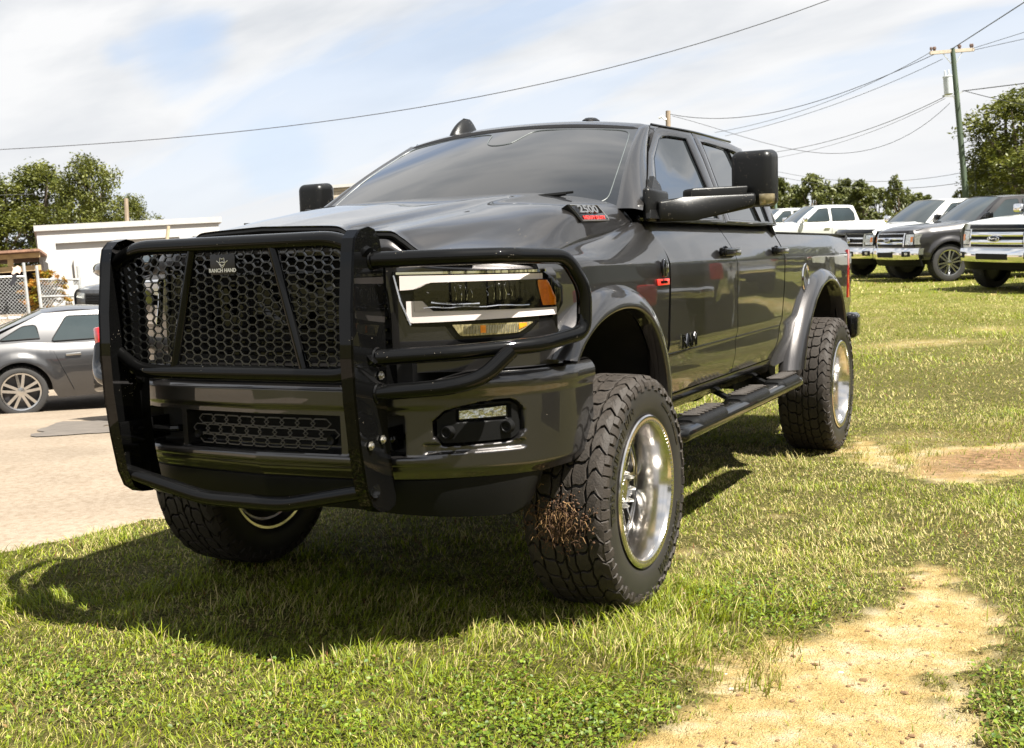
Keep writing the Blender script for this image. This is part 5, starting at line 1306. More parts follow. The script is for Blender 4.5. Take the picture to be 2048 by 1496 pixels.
# the wood on the far side of the field: only its reflection in the pickup's flank is seen
for i in range(24):
    a = R(-72+i*6.7); d = 34+5*math.sin(i*2.1); x_, y_ = 3+d*math.cos(a), 2+d*math.sin(a)
    b = to_world(x_, y_, 0.0); place_tree(OAK[i % 3], b, i*1.3, (1.15, 1.15, .72+.12*math.sin(i*1.9)), 'tree across the field, mirrored in the side of the big pickup', 'trees across the field mirrored in the pickup', 'oak_tree')

# ------------------------------------------------------------------ buildings on the left
def frame_at(px, py, depth, ang):
    """local frame: origin at a seen point, x axis turned ang from the view's right, horizontal"""
    o_ = ray_w(px, py, depth); a = YAW+ang; return o_, np.array([math.cos(a), math.sin(a), 0]), np.array([-math.sin(a), math.cos(a), 0])
def box_in(mb, o_, ex, ey, x0, x1, y0, y1, z0, z1, mi=0):
    P = [o_+ex*a+ey*b+np.array([0, 0, c_]) for c_ in (z0, z1) for a, b in ((x0, y0), (x1, y0), (x1, y1), (x0, y1))]
    mb.add(P, [(0, 3, 2, 1), (4, 5, 6, 7), (0, 1, 5, 4), (1, 2, 6, 5), (2, 3, 7, 6), (3, 0, 4, 7)], mi)
WALL = mat('white_painted_block', (.36, .355, .345), .75, var=.05, scale=1.5, bump=.25, bscale=12)
TRIMW = mat('white_painted_trim', (.32, .312, .30), .6, var=.05)
wb = empty('white_building'); tag(wb, 'low flat-roofed white building with a parapet band behind the coupe', 'building')
O, EX, EY = frame_at(72, 462, 35, R(22))
m_ = MB(); box_in(m_, O, EX, EY, 0, 5.6, .10, 12, -8, 0); m_.build('wall', WALL, wb, 0)
m_ = MB(); box_in(m_, O, EX, EY, -.06, 5.7, -.10, 12.1, -.02, .16); m_.build('parapet_cap', TRIMW, wb, 0)
m_ = MB(); box_in(m_, O, EX, EY, 0.002, 5.598, -.02, .10, -.42, -.021); m_.build('fascia_band', WALL, wb, 0)
for k, x0 in enumerate((.002, 4.3)):
    m_ = MB(); box_in(m_, O, EX, EY, x0, x0+.42+.1*(k == 0), -.02, .10, -8, -.421); m_.build('pilaster', WALL, wb, 0)
m_ = MB(); box_in(m_, O, EX, EY, 1.0, 1.16, -.02, .10, -1.55, -.95); m_.build('wall_lamp', mat('grey_fixture', (.4, .38, .35), .5), wb, 0)
# thin wooden stake before the wall
tb = MB(); p = ray_w(332, 500, 30); q = ray_w(337, 452, 30); tb.tube([p-np.array([0, 0, 3]), p, q], [.05, .05, .045], 8)
o = tb.build('wooden_stake', mat('pale_wood', (.36, .29, .19), .8), None); tag(o, 'short pale wooden stake before the white wall, just above the grille guard', 'stake')
# beige sided building farther off
bb_ = empty('beige_building'); tag(bb_, 'beige building with horizontal siding glimpsed between the small mirror and the windshield', 'building')
O2, EX2, EY2 = frame_at(650, 378, 60, R(8))
m_ = MB(); box_in(m_, O2, EX2, EY2, 0, 9, 0, 8, -9, 0); m_.build('wall', mat('beige_wall', (.28, .24, .19), .8), bb_, 0)
m_ = MB(); box_in(m_, O2, EX2, EY2, -.2, 9.2, -.2, 8.2, .002, .16); m_.build('roof_edge', TRIMW, bb_, 0)
for k in range(14):
    m_ = MB(); box_in(m_, O2, EX2, EY2, 0, 9, -.03, -.002, -.16-.17*k, -.03-.17*k); m_.build('siding_board', mat('beige_siding', (.31, .27, .21), .75), bb_, 0)

# open shed
sh = empty('open_shed'); tag(sh, 'dark open shed with pale timber beams at the left edge', 'shed')
O3, EX3, EY3 = frame_at(-60, 548, 33, R(16))
SHW = mat('shed_dark_boards', (.030, .024, .020), .9, var=.3); TIM = mat('pale_timber', (.34, .24, .12), .75, var=.25, scale=5); RUST = mat('rusty_roof', (.20, .11, .07), .8, var=.35)
m_ = MB(); box_in(m_, O3, EX3, EY3, -4, 2.0, 3.0, 3.1, -6, .3); box_in(m_, O3, EX3, EY3, 1.94, 2.0, 0.4, 3.0, -6, .3); m_.build('wall', SHW, sh, 0)
m_ = MB(); P0 = O3+np.array([0, 0, .52]); box_in(m_, P0, EX3, EY3, -4, 2.0, -.3, 3.3, 0, .07); m_.build('roof', RUST, sh, 0)
m_ = MB(); box_in(m_, O3, EX3, EY3, -4, 1.96, 0, .10, .36, .50); m_.build('beam', TIM, sh, 0)
m_ = MB(); box_in(m_, O3, EX3, EY3, -4, 1.96, 0, .10, -.03, .13); m_.build('beam', TIM, sh, 0)
for x0 in (-2.2, -.6, 1.05):
    m_ = MB(); box_in(m_, O3, EX3, EY3, x0, x0+.16, .01, .09, .135, .355); m_.build('post', TIM, sh, 0)
for x0 in (-1.9, -.2, .9):
    m_ = MB(); box_in(m_, O3, EX3, EY3, x0, x0+.5, 1.6, 2.4, -6, -1.2-.3*abs(x0)); m_.build('stored_panel', mat('stored_grey', (.09, .085, .085), .7), sh, 0)

# chain-link fence
GALV = mat('galvanised_steel', (.52, .53, .52), .4, .7, var=.15)
def fence(nm, label, A, B, zt, H, mids, label_posts=True):
    f = empty(nm); tag(f, label, 'fence')
    A = np.array(A); B = np.array(B); ln = np.linalg.norm(B-A); e = (B-A)/ln; n_ = max(1, round(ln/2.6))
    for k in range(n_+1):
        p = A+(B-A)*k/n_; m_ = MB(); m_.tube([p+np.array([0, 0, -H-.6]), p+np.array([0, 0, .32])], .035, 8); m_.build('post', GALV, f)
    for z_ in [0]+mids:
        m_ = MB(); m_.tube([A+np.array([0, 0, -z_]), B+np.array([0, 0, -z_])], .024, 6); m_.build('rail', GALV, f)
    m_ = MB(); st_ = .085
    k = -int(H/st_)-1
    for k in range(-int(H/st_)-1, int(ln/st_)+1):
        for sg in (1, -1):
            a0 = k*st_ if sg > 0 else k*st_+H; pts_ = []
            x0_, x1_ = (a0, a0+H) if sg > 0 else (a0, a0-H); t0, t1 = 0.0, 1.0
            lo = min(x0_, x1_); hi = max(x0_, x1_)
            if hi < 0 or lo > ln: continue
            d = x1_-x0_; ta, tb_ = sorted([(0-x0_)/d, (ln-x0_)/d]); t0 = max(0, ta); t1 = min(1, tb_)
            if t1 <= t0: continue
            p = A+e*(x0_+d*t0)+np.array([0, 0, -H+H*t0]); q = A+e*(x0_+d*t1)+np.array([0, 0, -H+H*t1])
            m_.tube([p, q], .0045, 3, caps=False)
    o_ = m_.build('chain_link', GALV, f, 0); o_['kind'] = 'stuff'
    return f
fence('chain_link_fence', 'grey chain-link fence with tall posts in front of the dark shed', ray_w(-80, 556, 25), ray_w(50, 553, 26), 0, 2.2, [.95])
fence('chain_link_gate', 'chain-link fence panel in front of the white wall and the climbing shrub', ray_w(76, 559, 26), ray_w(158, 559, 27), 0, 2.2, [.40])
m_ = MB(); m_.grid(6, 5, lambda U, V: ray_w(24+17*U+2*math.sin(V*4), 533+14*V+2*math.sin(U*7), 25.2)); o = m_.build('pink_cloth', mat('cloth', (.62, .45, .38), .8), None); tag(o, 'pale pink rag hung over the top of the fence by the shed', 'rag')
m_ = MB(); m_.grid(6, 8, lambda U, V: ray_w(22+10*U+2*math.sin(V*5), 548+22*V, 25.4)); o = m_.build('dark_tarp', mat('dark_cloth', (.02, .02, .025), .8), None); tag(o, 'black tarp scrap hanging on the fence under the pink rag', 'tarp')
CLB = tree_meshes(31, 2.5, .75, 4200, .055, .0, cols=((.10, .17, .01), (.55, .20, .03)), lobes=22)
b = ray_w(98, 650, 26.6); place_tree(CLB, b, .4, (.95, .5, (zat(98, 536, 26.6)-b[2])/2.5), 'orange and green climbing shrub on the white wall behind the fence', None, 'climbing_shrub', 'shrub')

# ------------------------------------------------------------------ poles and wires
POLE = mat('weathered_pole', (.22, .17, .12), .85, var=.3, scale=4, stretch=(6, 6, .5)); GREENP = mat('green_treated_pole', (.045, .066, .038), .75, var=.35, scale=3, stretch=(6, 6, .6)); WIRE = mat('cable_black', (.03, .03, .032), .6)
up_ = empty('utility_pole'); tag(up_, 'tall green utility pole with crossarm and grey transformer above the pickups', 'utility pole')
D = 45
T0 = ray_w(1905, 97, D); B0 = ray_w(1934, 420, D); dirp = (B0-T0)/np.linalg.norm(B0-T0); G0 = T0+dirp*9.5
m_ = MB(); m_.tube([G0, T0+dirp*3, T0+dirp*.5, T0], [.135, .11, .098, .09], 12); m_.build('post', GREENP, up_)
CA = ray_w(1860, 106, D); CB = ray_w(1948, 99, D); m_ = MB(); m_.bar(CA, CB, .10, .13); m_.build('crossarm', mat('grey_crossarm', (.40, .34, .27), .8), up_, 0)
for t in (.27, .75):
    m_ = MB(); m_.bar(CA+(CB-CA)*t, T0+dirp*.75, .03, .03); m_.build('brace', GALV, up_, 0)
for t in (.03, .09, .12, .66, .69, .93, .97):
    p = CA+(CB-CA)*t; m_ = MB(); m_.lathe([(.05, .02), (.12, .03), (.14, .055), (.18, .045), (.20, .05), (.24, .02), (.25, .001)], tuple(p), 10, axis='z'); m_.build('insulator', mat('brown_insulator', (.10, .06, .045), .3), up_)
tc_ = ray_w(1896, 170, D-.3); m_ = MB(); m_.lathe([(-.38, .001), (-.38, .15), (-.36, .17), (.30, .17), (.32, .19), (.36, .17), (.38, .001)], tuple(tc_), 18, axis='z')
for sx2 in (-.08, .06): m_.lathe([(.36, .03), (.42, .045), (.48, .03), (.56, .035), (.60, .01)], (tc_[0]+sx2, tc_[1], tc_[2]), 8, axis='z')
m_.build('transformer', mat('grey_transformer', (.42, .45, .47), .45), up_)
m_ = MB(); m_.bar(ray_w(1885, 192, D), ray_w(1912, 192, D), .06, .06); m_.bar(ray_w(1908, 196, D), ray_w(1926, 182, D), .05, .05); m_.build('bracket', GALV, up_, 0)
p2_ = empty('wooden_pole'); tag(p2_, 'brown pole end rising behind the roof of the big pickup', 'utility pole')
m_ = MB(); m_.tube([ray_w(1341, 560, 52), ray_w(1336, 222, 52)], [.15, .11], 10); m_.build('post', POLE, p2_)
m_ = MB(); m_.tube([ray_w(1318, 236, 52), ray_w(1324, 233, 52), ray_w(1336, 243, 52)], .05, 6); m_.build('street_lamp_arm', GALV, p2_)
o = MB().tube([ray_w(1953, 440, 48), ray_w(1950, 306, 48)], [.05, .035], 8).build('steel_pole', mat('dull_steel', (.18, .19, .19), .6, .5), None); tag(o, 'thin bare grey steel pole right of the green utility pole', 'pole')
o = MB().tube([ray_w(261, 600, 50), ray_w(252, 397, 50)], [.12, .09], 8).build('wooden_pole', POLE, None); tag(o, 'brown wooden pole standing against the trees behind the white building', 'utility pole')
o = MB().tube([ray_w(1556, 560, 50), ray_w(1550, 357, 50)], [.07, .05], 8).build('steel_pole', mat('green_grey_steel', (.12, .17, .13), .6, .3), None); tag(o, 'slim pole half hidden behind the large mirror of the big pickup', 'pole')
def wire(pts, d0, d1, sag, rad, label, group=None):
    """pts: two or three photo points; the cable hangs between them"""
    n_ = 28; P = []
    xs_ = np.array([p[0] for p in pts], float); ys_ = np.array([p[1] for p in pts], float)
    cf = np.polyfit(xs_, ys_, len(pts)-1)
    for k in range(n_+1):
        t = k/n_; x_ = lerp(xs_[0], xs_[-1], t); P.append(ray_w(x_, float(np.polyval(cf, x_)), 1/lerp(1/d0, 1/d1, t)))
    o_ = MB().tube(P, rad*.66, 5, caps=False).build('overhead_wire', WIRE, None); tag(o_, label, 'wire', group)
wg = 'wires running from the utility pole'
wire([(-60, 302), (700, 236), (1190, 143), (1720, -24)], 34, 26, 0, .016, 'long thick cable crossing the whole sky above the big pickup')
wire([(1905, 97), (1975, 52), (2120, -42)], 45, 33, 0, .030, 'thick cable rising from the top of the green pole to the upper right corner', wg)
wire([(1945, 97), (2120, 42)], 45, 38, 0, .016, 'upper thin wire leaving the crossarm to the right', wg)
wire([(1948, 100), (2120, 62)], 45, 38, 0, .016, 'lower thin wire leaving the crossarm to the right', wg)
wire([(1862, 104), (1650, 205), (1430, 265)], 45, 70, 0, .018, 'uppermost of the three wires slanting down left from the crossarm', wg)
wire([(1870, 108), (1700, 180), (1560, 222), (1400, 236), (1338, 228)], 45, 52, 0, .022, 'thick sagging cable between the crossarm and the pole behind the cab roof', wg)
wire([(1885, 118), (1680, 205), (1450, 272)], 45, 70, 0, .018, 'lowest of the three wires slanting down left from the crossarm', wg)
wire([(1888, 194), (1760, 250), (1545, 305)], 45, 70, 0, .022, 'cable slanting left from the middle of the green pole', wg)
wire([(1890, 197), (1760, 257), (1550, 316)], 45, 70, 0, .014, 'thin wire just under the cable from the middle of the green pole', wg)
wire([(1900, 206), (1800, 278), (1620, 304), (1345, 232)], 45, 52, 0, .016, 'deeply sagging wire from the green pole to the pole behind the cab roof', wg)
wire([(1925, 182), (2120, 158)], 45, 40, 0, .028, 'cable running right from the middle of the green pole', wg)
wire([(1930, 182), (2030, 206), (2120, 222)], 45, 36, 0, .022, 'cable falling right from the middle of the green pole', wg)
wire([(1920, 346), (1700, 362), (1540, 340)], 47, 70, 0, .016, 'upper thin line low over the far trees', wg)
wire([(1925, 365), (1800, 377), (1545, 350)], 47, 70, 0, .018, 'lower line just above the far trees', wg)
wire([(-60, 392), (70, 388)], 30, 34, 0, .012, 'thin wire in front of the trees at the left edge')
# ================================================================== the other vehicles
WTY = mat('road_tyre', (.022, .021, .020), .7, var=.2)
GLC = mat('car_glass', (.020, .028, .030), .03, spec=.7, coat=.5, var=.3, scale=1)
ALLOY = mat('machined_alloy', (.62, .62, .62), .22, 1.0); DALLOY = mat('dark_alloy', (.05, .05, .055), .3, .6)
LAMPC = mat('headlamp_cluster', (.62, .62, .58), .12, .85, coat=1, var=.45, scale=28, bump=.6, bscale=30)
BLUE = mat('dark_oval', (.012, .018, .035), .3, coat=.6); SEAM = mat('shut_line', (.004, .004, .004), .8)
def P_white(): return paint('white_car_paint', (.50, .50, .485), 0, .35)
def P_silv(): return paint('silver_car_paint', (.60, .605, .61), .1, .30)
def P_dark(): return paint('charcoal_car_paint', (.028, .026, .026), .5, .32)
def P_grey(): return paint('grey_coupe_paint', (.050, .049, .050), .65, .30)
WHEELS = {}
def wheel_me(r, w_, style):
    k = (r, w_, style)
    if k in WHEELS: return WHEELS[k]
    t = MB(); rr_ = r*(.70 if style != 'coupe' else .74)
    t.lathe([(w_*.42, rr_), (w_*.5, rr_+.01), (w_*.52, (r+rr_)/2), (w_*.47, r*.965), (w_*.36, r*.99), (0, r), (-w_*.36, r*.99), (-w_*.5, r*.96), (-w_*.5, rr_)], n=44)
    for q in range(44):
        a = q*2*math.pi/44
        for z0, z1 in ((-.40, -.12), (-.05, .05), (.12, .40)): t.box((w_*(z0+z1)/2, r*.995*math.cos(a+z0*.2), r*.995*math.sin(a+z0*.2)), (w_*(z1-z0), .028 if style != 'coupe' else .02, .012), rot=Matrix.Rotation(a, 3, 'X') @ Matrix.Rotation(math.pi/2, 3, 'X'))
    ty = t.mesh('tyre', WTY, 40)
    f = MB(); f.lathe([(w_*.44, rr_+.004), (w_*.50, rr_), (w_*.48, rr_-.02), (w_*.30, rr_-.035), (-.02, rr_-.04)], n=40)
    f.lathe([(-.03, 0.001), (-.03, rr_-.03)], n=30, mi=1)
    n_ = {'six': 6, 'coupe': 5, 'eight': 8}[style]
    for q in range(n_):
        m = Matrix.Rotation(q*2*math.pi/n_+.3, 3, 'X')
        for sd in (-1, 1):
            f.bar(m @ Vector((w_*.38, .05, sd*.018)), m @ Vector((w_*.42, rr_-.01, sd*(.052 if style != 'eight' else .03))), .030 if style != 'eight' else .022, {'six': .034, 'coupe': .038, 'eight': .026}[style])
    f.lathe([(w_*.30, .075), (w_*.43, .065), (w_*.45, .035), (w_*.46, .001)], n=20)
    ri = f.mesh('rim', [ALLOY if style != 'coupe' else ALLOY, DALLOY], 30)
    WHEELS[k] = (ty, ri); return WHEELS[k]

def vehicle(name, label, cat, sp, px, depth, phi, group=None, at=None):
    """a car or pickup: local frame as for the big pickup (front at -Y, its left side at +X, origin under the front axle)"""
    W, fo, wb_, ro, r, zb = sp['W'], sp['fo'], sp['wb'], sp['ro'], sp['r'], sp['zb']; body = sp['paint']
    root = empty(name); tag(root, label, cat, group)
    T_ = polyl([(y, z) for y, z in sp['top']]); tops = sp['top']
    topz_ = lambda y: hermite([q[0] for q in tops], [q[1] for q in tops], y)
    ar = r*1.16
    def bot(y):
        z = zb
        for cy in (0, wb_):
            d = abs(y-cy)
            if d < ar: z = max(z, r+math.sqrt(ar*ar-d*d)*1.0)
        return z
    y0, y1 = -fo+.14, wb_+ro-.10
    ysamp = sorted(set([lerp(y0, y1, k/40) for k in range(41)]+[cy+ar*math.cos(a) for cy in (0, wb_) for a in np.linspace(0, math.pi, 17)]))
    ysamp = [y for y in ysamp if y0 <= y <= y1]
    sho = sp.get('sho', .78)
    def xw(y, f):
        w_ = W*(1-.085*sstep(.45, 0, y-y0)-.06*sstep(.35, 0, y1-y))
        return w_*(.945+.055*math.sin(min(1, f/sho)*math.pi*.62) - .10*max(0, (f-sho)/(1-sho))**1.8)
    for s in (1, -1):
        m_ = MB(); nv = 14; n_ = len(ysamp); P = []; Fc = []
        for y in ysamp:
            for j in range(nv+1):
                t = j/nv; zz = lerp(bot(y), topz_(y), t); f = (zz-zb)/(topz_(y)-zb); bul = 0
                for cy in (0, wb_):
                    d = math.hypot(y-cy, (zz-r)); bul += sp.get('flare', .02)*sstep(ar+.14, ar+.02, d)
                P.append((s*(xw(y, f)+bul), y, zz))
        for i in range(n_-1):
            for j in range(nv): a = i*(nv+1)+j; Fc.append((a, a+nv+1, a+nv+2, a+1))
        m_.add(P, Fc)
        m_.build('body_side', body, root, 50)
        for cy in (0, wb_):
            m_ = MB(); m_.grid(14, 2, lambda U, V, cy=cy, s=s: (s*lerp(W*.99, W*.45, V), cy+ar*math.cos(U*math.pi), r+ar*math.sin(U*math.pi))); m_.build('wheel_housing', DARK, root)
        # shut lines
        for (a, b) in sp.get('seams', []):
            m_ = MB(); m_.tube([(s*(xw(lerp(a[0], b[0], t), (lerp(a[1], b[1], t)-zb)/(topz_(a[0])-zb))+.001), lerp(a[0], b[0], t), lerp(a[1], b[1], t)) for t in np.linspace(0, 1, 8)], .006, 4); m_.build('shut_line', SEAM, root)
        for hy, hz in sp.get('handles', []):
            m_ = MB(); m_.box((s*(xw(hy, (hz-zb)/(topz_(hy)-zb))+.02), hy, hz), (.03, .20, .035), bev=.01); m_.build('door_handle', sp.get('trim', CHROME), root)
    hx = W*.845
    zh = tops[0][1]
    def yfr(x): return -fo+.15*(abs(x)/(W*.86))**2.6
    def front(U, V):
        x = (U*2-1)*W*.865; z = lerp(zb, zh, V); return (x, yfr(x)+.05*(1-math.sin(V*math.pi)) + sp.get('rake', 0)*V, z)
    m_ = MB(); m_.grid(24, 14, front); m_.build('front_panel', body, root, 50)
    A0, A1, C1, C0 = sp['A0'], sp['A1'], sp['C1'], sp['C0']; rw = sp['rw']; bw = W*.885
    def hood_(U, V):
        u = U*2-1; y = lerp(yfr(u*W*.865)+.05+sp.get('rake', 0), A0[0]+.12*abs(u)**2, V); z = topz_(y) + sp.get('crown', .05)*(1-u**4)*min(1, V*5+.2) + sp.get('bulge', .015)*sstep(.62, .5, abs(u))*sstep(0, .1, V)
        return (u*lerp(W*.865, bw, V), y, z-.02*(1-min(1, V*10)))
    m_ = MB(); m_.grid(32, 20, hood_, skirt=(0, 0, -.01)); m_.build('hood', body, root, 50)
    def ws_(U, V):
        u = U*2-1; return (u*lerp(bw-.03, rw-.02, V), lerp(A0[0], A1[0], V)-.10*(1-u*u)*(1-.4*V)+.06*abs(u)**2*0, lerp(A0[1], A1[1], V)+.03*(1-u*u)*V+.03*math.sin(V*math.pi))
    m_ = MB(); m_.grid(20, 10, ws_); m_.build('windshield', GLC, root, 60)
    def roof_(U, V):
        u = U*2-1; y = lerp(A1[0]-.06*(1-u*u), C1[0], V); return (u*rw, y, lerp(A1[1], C1[1], V)+.045*(1-abs(u)**2.5)+sp.get('arch', .02)*math.sin(V*math.pi))
    m_ = MB(); m_.grid(20, 14, roof_, skirt=(0, 0, -.02)); m_.build('roof', body, root, 50)
    def back_(U, V):
        u = U*2-1; return (u*lerp(rw, bw, V), lerp(C1[0], C0[0], V), lerp(C1[1], C0[1], V)+.03*(1-abs(u)**2)*(1-V))
    m_ = MB(); m_.grid(12, 8, back_); m_.build('rear_window', GLC, root, 60)
    zb0 = A0[1]-.03
    for s in (1, -1):
        def cx(z): 
            t = (z-zb0)/(A1[1]-zb0); return lerp(bw+.015, rw+.005, max(0, t))+.016*math.sin(max(0, min(1, t))*math.pi)
        def side(U, V, s=s):
            y = lerp(lerp(A0[0]+.02, C0[0], U), lerp(A1[0], C1[0], U), V); z = lerp(min(topz_(y), A0[1])-.02, lerp(A1[1], C1[1], U)+sp.get('arch', .02)*math.sin(U*math.pi)*V, V); return (s*cx(z), y, z)
        m_ = MB(); m_.grid(20, 8, side); m_.build('cabin_side', body, root, 60)
        # windshield pillar strip
        m_ = MB(); m_.grid(2, 8, lambda U, V, s=s: (s*lerp(ws_(1, V)[0]-.02, cx(lerp(A0[1], A1[1], V))+.004, U), lerp(ws_(1, V)[1]-.015, lerp(A0[0], A1[0], V)+.05, U), ws_(1, V)[2]+.008)); m_.build('windshield_pillar', body, root, 60)
        for wn_i, poly in enumerate(sp['windows']):
            pp = smoothpath([np.array([a, b, 0]) for a, b in poly+[poly[0]]], 2, .04)[:-1]; c0_ = np.mean([q[:2] for q in pp], axis=0)
            m_ = MB(); n_ = len(pp); P = []; Fc = []
            for t in (0, .25, .5, .8):
                for q in pp: y, z = q[0]*(1-t)+c0_[0]*t, q[1]*(1-t)+c0_[1]*t; P.append((s*(cx(z)+.014), y, z))
            for k in range(3):
                for i in range(n_): Fc.append((k*n_+i, k*n_+(i+1) % n_, (k+1)*n_+(i+1) % n_, (k+1)*n_+i))
            Fc.append(tuple(range(3*n_, 4*n_))); m_.add(P, Fc); m_.build('side_window', GLC, root, 60)
            m_ = MB(); m_.tube([(s*(cx(q[1])+.008), q[0], q[1]) for q in pp], .010, 5, closed=True); m_.build('window_surround', sp.get('wtrim', SEAM), root)
        # mirror
        my, mz = sp['mirror']; mr = empty('door_mirror', root)
        m_ = MB(); m_.box((s*(bw+.06), my, mz-.05), (.16, .06, .05), bev=.01); m_.build('arm', PLASTIC, mr)
        m_ = MB(); m_.box((s*(bw+.17), my, mz), (.20 if sp.get('big') else .17, .13, .17 if sp.get('big') else .13), bev=.04, seg=3); m_.build('shell', sp.get('mtrim', CHROME), mr)
        for k, cy in enumerate((0, wb_)):
            wh = empty('wheel', root, (s*(W-sp['ww']*.5-.01), cy, r), 0 if s > 0 else math.pi)
            for me in wheel_me(r, sp['ww'], sp['wheel']):
                o_ = bpy.data.objects.new(me.name, me); COL.objects.link(o_); o_.parent = wh
    # rear
    zr = tops[-1][1]
    m_ = MB(); m_.grid(12, 10, lambda U, V: ((U*2-1)*W*.90, wb_+ro-.10+.06*math.sin(V*math.pi)-.05*abs(U*2-1)**3, lerp(zb+.05, zr, V))); m_.build('rear_panel', body, root, 50)
    for s in (1, -1):
        m_ = MB(); tz0, tz1 = sp['tail']; m_.box((s*(W*.90), wb_+ro-.12, (tz0+tz1)/2), (.13, .16, tz1-tz0), bev=.02); m_.build('tail_light', REDL, root)
    m_ = MB(); m_.box((0, wb_+ro-.02, zb+.15), (W*1.75, .16, .18), bev=.03); m_.build('rear_bumper', sp.get('bump', CHROME), root)
    if sp.get('bed'):
        b0 = C0[0]+.02; m_ = MB(); m_.box((0, (b0+wb_+ro-.15)/2, .85), (W*1.6, wb_+ro-.15-b0, .04)); m_.build('bed_floor', PLASTIC, root)
        for s in (1, -1):
            m_ = MB(); m_.box((s*W*.83, (b0+wb_+ro-.12)/2, topz_(wb_)-.02), (W*.14, wb_+ro-.12-b0, .05), bev=.015); m_.box((s*W*.78, (b0+wb_+ro-.12)/2, topz_(wb_)-.25), (.02, wb_+ro-.15-b0, .45)); m_.build('bed_rail', PLASTIC, root)
        m_ = MB(); m_.box((0, C0[0]+.03, (zb+C0[1])/2), (W*1.72, .03, C0[1]-zb-.05)); m_.build('cab_back', body, root)
    elif sp.get('deck'):
        m_ = MB(); m_.grid(16, 10, lambda U, V: ((U*2-1)*bw, lerp(C0[0]-.02, wb_+ro-.10, V), topz_(lerp(C0[0], wb_+ro-.1, V))+.03*(1-abs(U*2-1)**3))); m_.build('trunk_lid', body, root, 50)
    m_ = MB(); m_.box((0, wb_/2, r+.12), (W*1.5, wb_+.6, .30)); m_.tube([(-W*.8, 0, r), (W*.8, 0, r)], .05, 8); m_.tube([(-W*.8, wb_, r), (W*.8, wb_, r)], .06, 8); m_.build('chassis', DARK, root)
    # ---- the face
    def F_(x, z, off): 
        v = (z-zb)/(zh-zb); return (x, yfr(x)+.05*(1-math.sin(max(0, min(1, v))*math.pi))+sp.get('rake', 0)*v-off, z)
    def plate(nm, x0, x1, z0, z1, off, m, th=.05, par=root, nx_=10, sl=0.0, bev=False):
        q = MB(); q.grid(nx_, 4, lambda U, V: F_(lerp(x0, x1, U), lerp(z0, z1, V)+sl*(U-.5), off-(.012*(abs(V*2-1)**4) if bev else 0)), skirt=(0, th, 0)); return q.build(nm, m, par, 40)
    fs_ = sp['face']
    if fs_ in ('truckA', 'truckB', 'super'):
        gw, g0, g1 = sp['grille']
        gr2 = empty('grille', root)
        plate('grille_backing', -gw, gw, g0, g1, .006, DARK, par=gr2)
        bars = {'truckA': [(.22, .34), (.60, .74)], 'truckB': [(.20, .36), (.52, .68), (.93, 1.0)], 'super': [(.14, .40), (.60, .84)]}[fs_]
        gh = g1-g0
        for a, b in bars: plate('chrome_bar', -gw*.985, gw*.985, g0+gh*a, g0+gh*b, .035, CHROME, par=gr2, bev=True)
        for k in range(7): plate('grille_slat', -gw*.97, gw*.97, g0+gh*(k/7+.03), g0+gh*(k/7+.05), .018, GLOSSB, th=.02, par=gr2)
        for sx2 in (-1, 1): plate('chrome_edge', min(sx2*gw, sx2*(gw+.035)), max(sx2*gw, sx2*(gw+.035)), g0, g1, .025, CHROME if fs_ != 'truckA' else body, par=gr2, nx_=2)
        e = MB(); c_ = F_(0, g0+gh*.47, .05); e.lathe([(.02, .001), (.02, .9), (-.01, 1.0), (-.012, .9), (0, .86), (0, .001)], (0, 0, 0), 28, axis='y'); e.v = [(c_[0]+x*.135, c_[1]+y, c_[2]+z*.058) for x, y, z in e.v]; e.build('badge_rim', CHROME, gr2)
        e = MB(); e.lathe([(-.006, .001), (-.004, .84), (0, .86)], (0, 0, 0), 24, axis='y'); e.v = [(c_[0]+x*.135, c_[1]+y-.006, c_[2]+z*.058) for x, y, z in e.v]; e.build('badge', BLUE, gr2)
        t = text_mb('Ford', .10, .004, lambda x, y, z: (c_[0]+x*1.0, c_[1]-.014-z, c_[2]+y*.75)); t.build('badge_lettering', CHROME, gr2, 0)
        for sx2 in (-1, 1):
            hl = empty('headlight', root); a, b = gw+.045, W*.865
            def hp(nm, xa, xb, z0, z1, off, m):
                q = MB(); q.grid(8, 4, lambda U, V: (lambda p: (sx2*p[0], p[1], p[2]))(F_(lerp(xa, xb, U), lerp(z0, z1, V), off)), skirt=(0, .06, 0)); q.build(nm, m, hl, 40)
            hp('housing', a, b, g0+.02, g1-.01, .008, GLOSSB); hp('reflector', a+.015, b-.02, g0+.045, g1-.03, .016, LAMPC)
            hp('amber_marker', b-.085, b-.03, g0+gh*.35, g0+gh*.72, .022, AMBER)
            if fs_ == 'truckA': hp('body_bracket', a, a+.13, g0+gh*.36, g0+gh*.64, .030, body)
            # light wraps round the corner
            q = MB(); q.grid(4, 4, lambda U, V: (sx2*(xw(y0+.05, .8)+.008+.012*U), lerp(-fo+.12, -fo+.30, U), lerp(g0+.05, g1-.03, V))); q.build('side_lens', LAMPC, hl, 40)
        bz0, bz1 = zb+.02, g0-.035
        def bmp(U, V):
            x = (U*2-1)*(W*.985); z = lerp(bz0, bz1, V); ax = abs(x); yy_ = -fo-.10+.30*(ax/W)**4+.025*abs(V*2-1)**2.5; return (x, yy_, z+.02*(1-(ax/W)**2)*(V-.5))
        q = MB(); q.grid(40, 8, bmp, skirt=(0, .12, 0)); q.build('front_bumper', CHROME, root, 40)
        def on_bmp(xa, xb, va, vb, nm, m, off=.006):
            q = MB(); q.grid(8, 3, lambda U, V: (lambda p: (p[0], p[1]-off, p[2]))(bmp(lerp(xa, xb, U)/(W*.985)/2+.5, lerp(va, vb, V))), skirt=(0, .03, 0)); q.build(nm, m, root, 40)
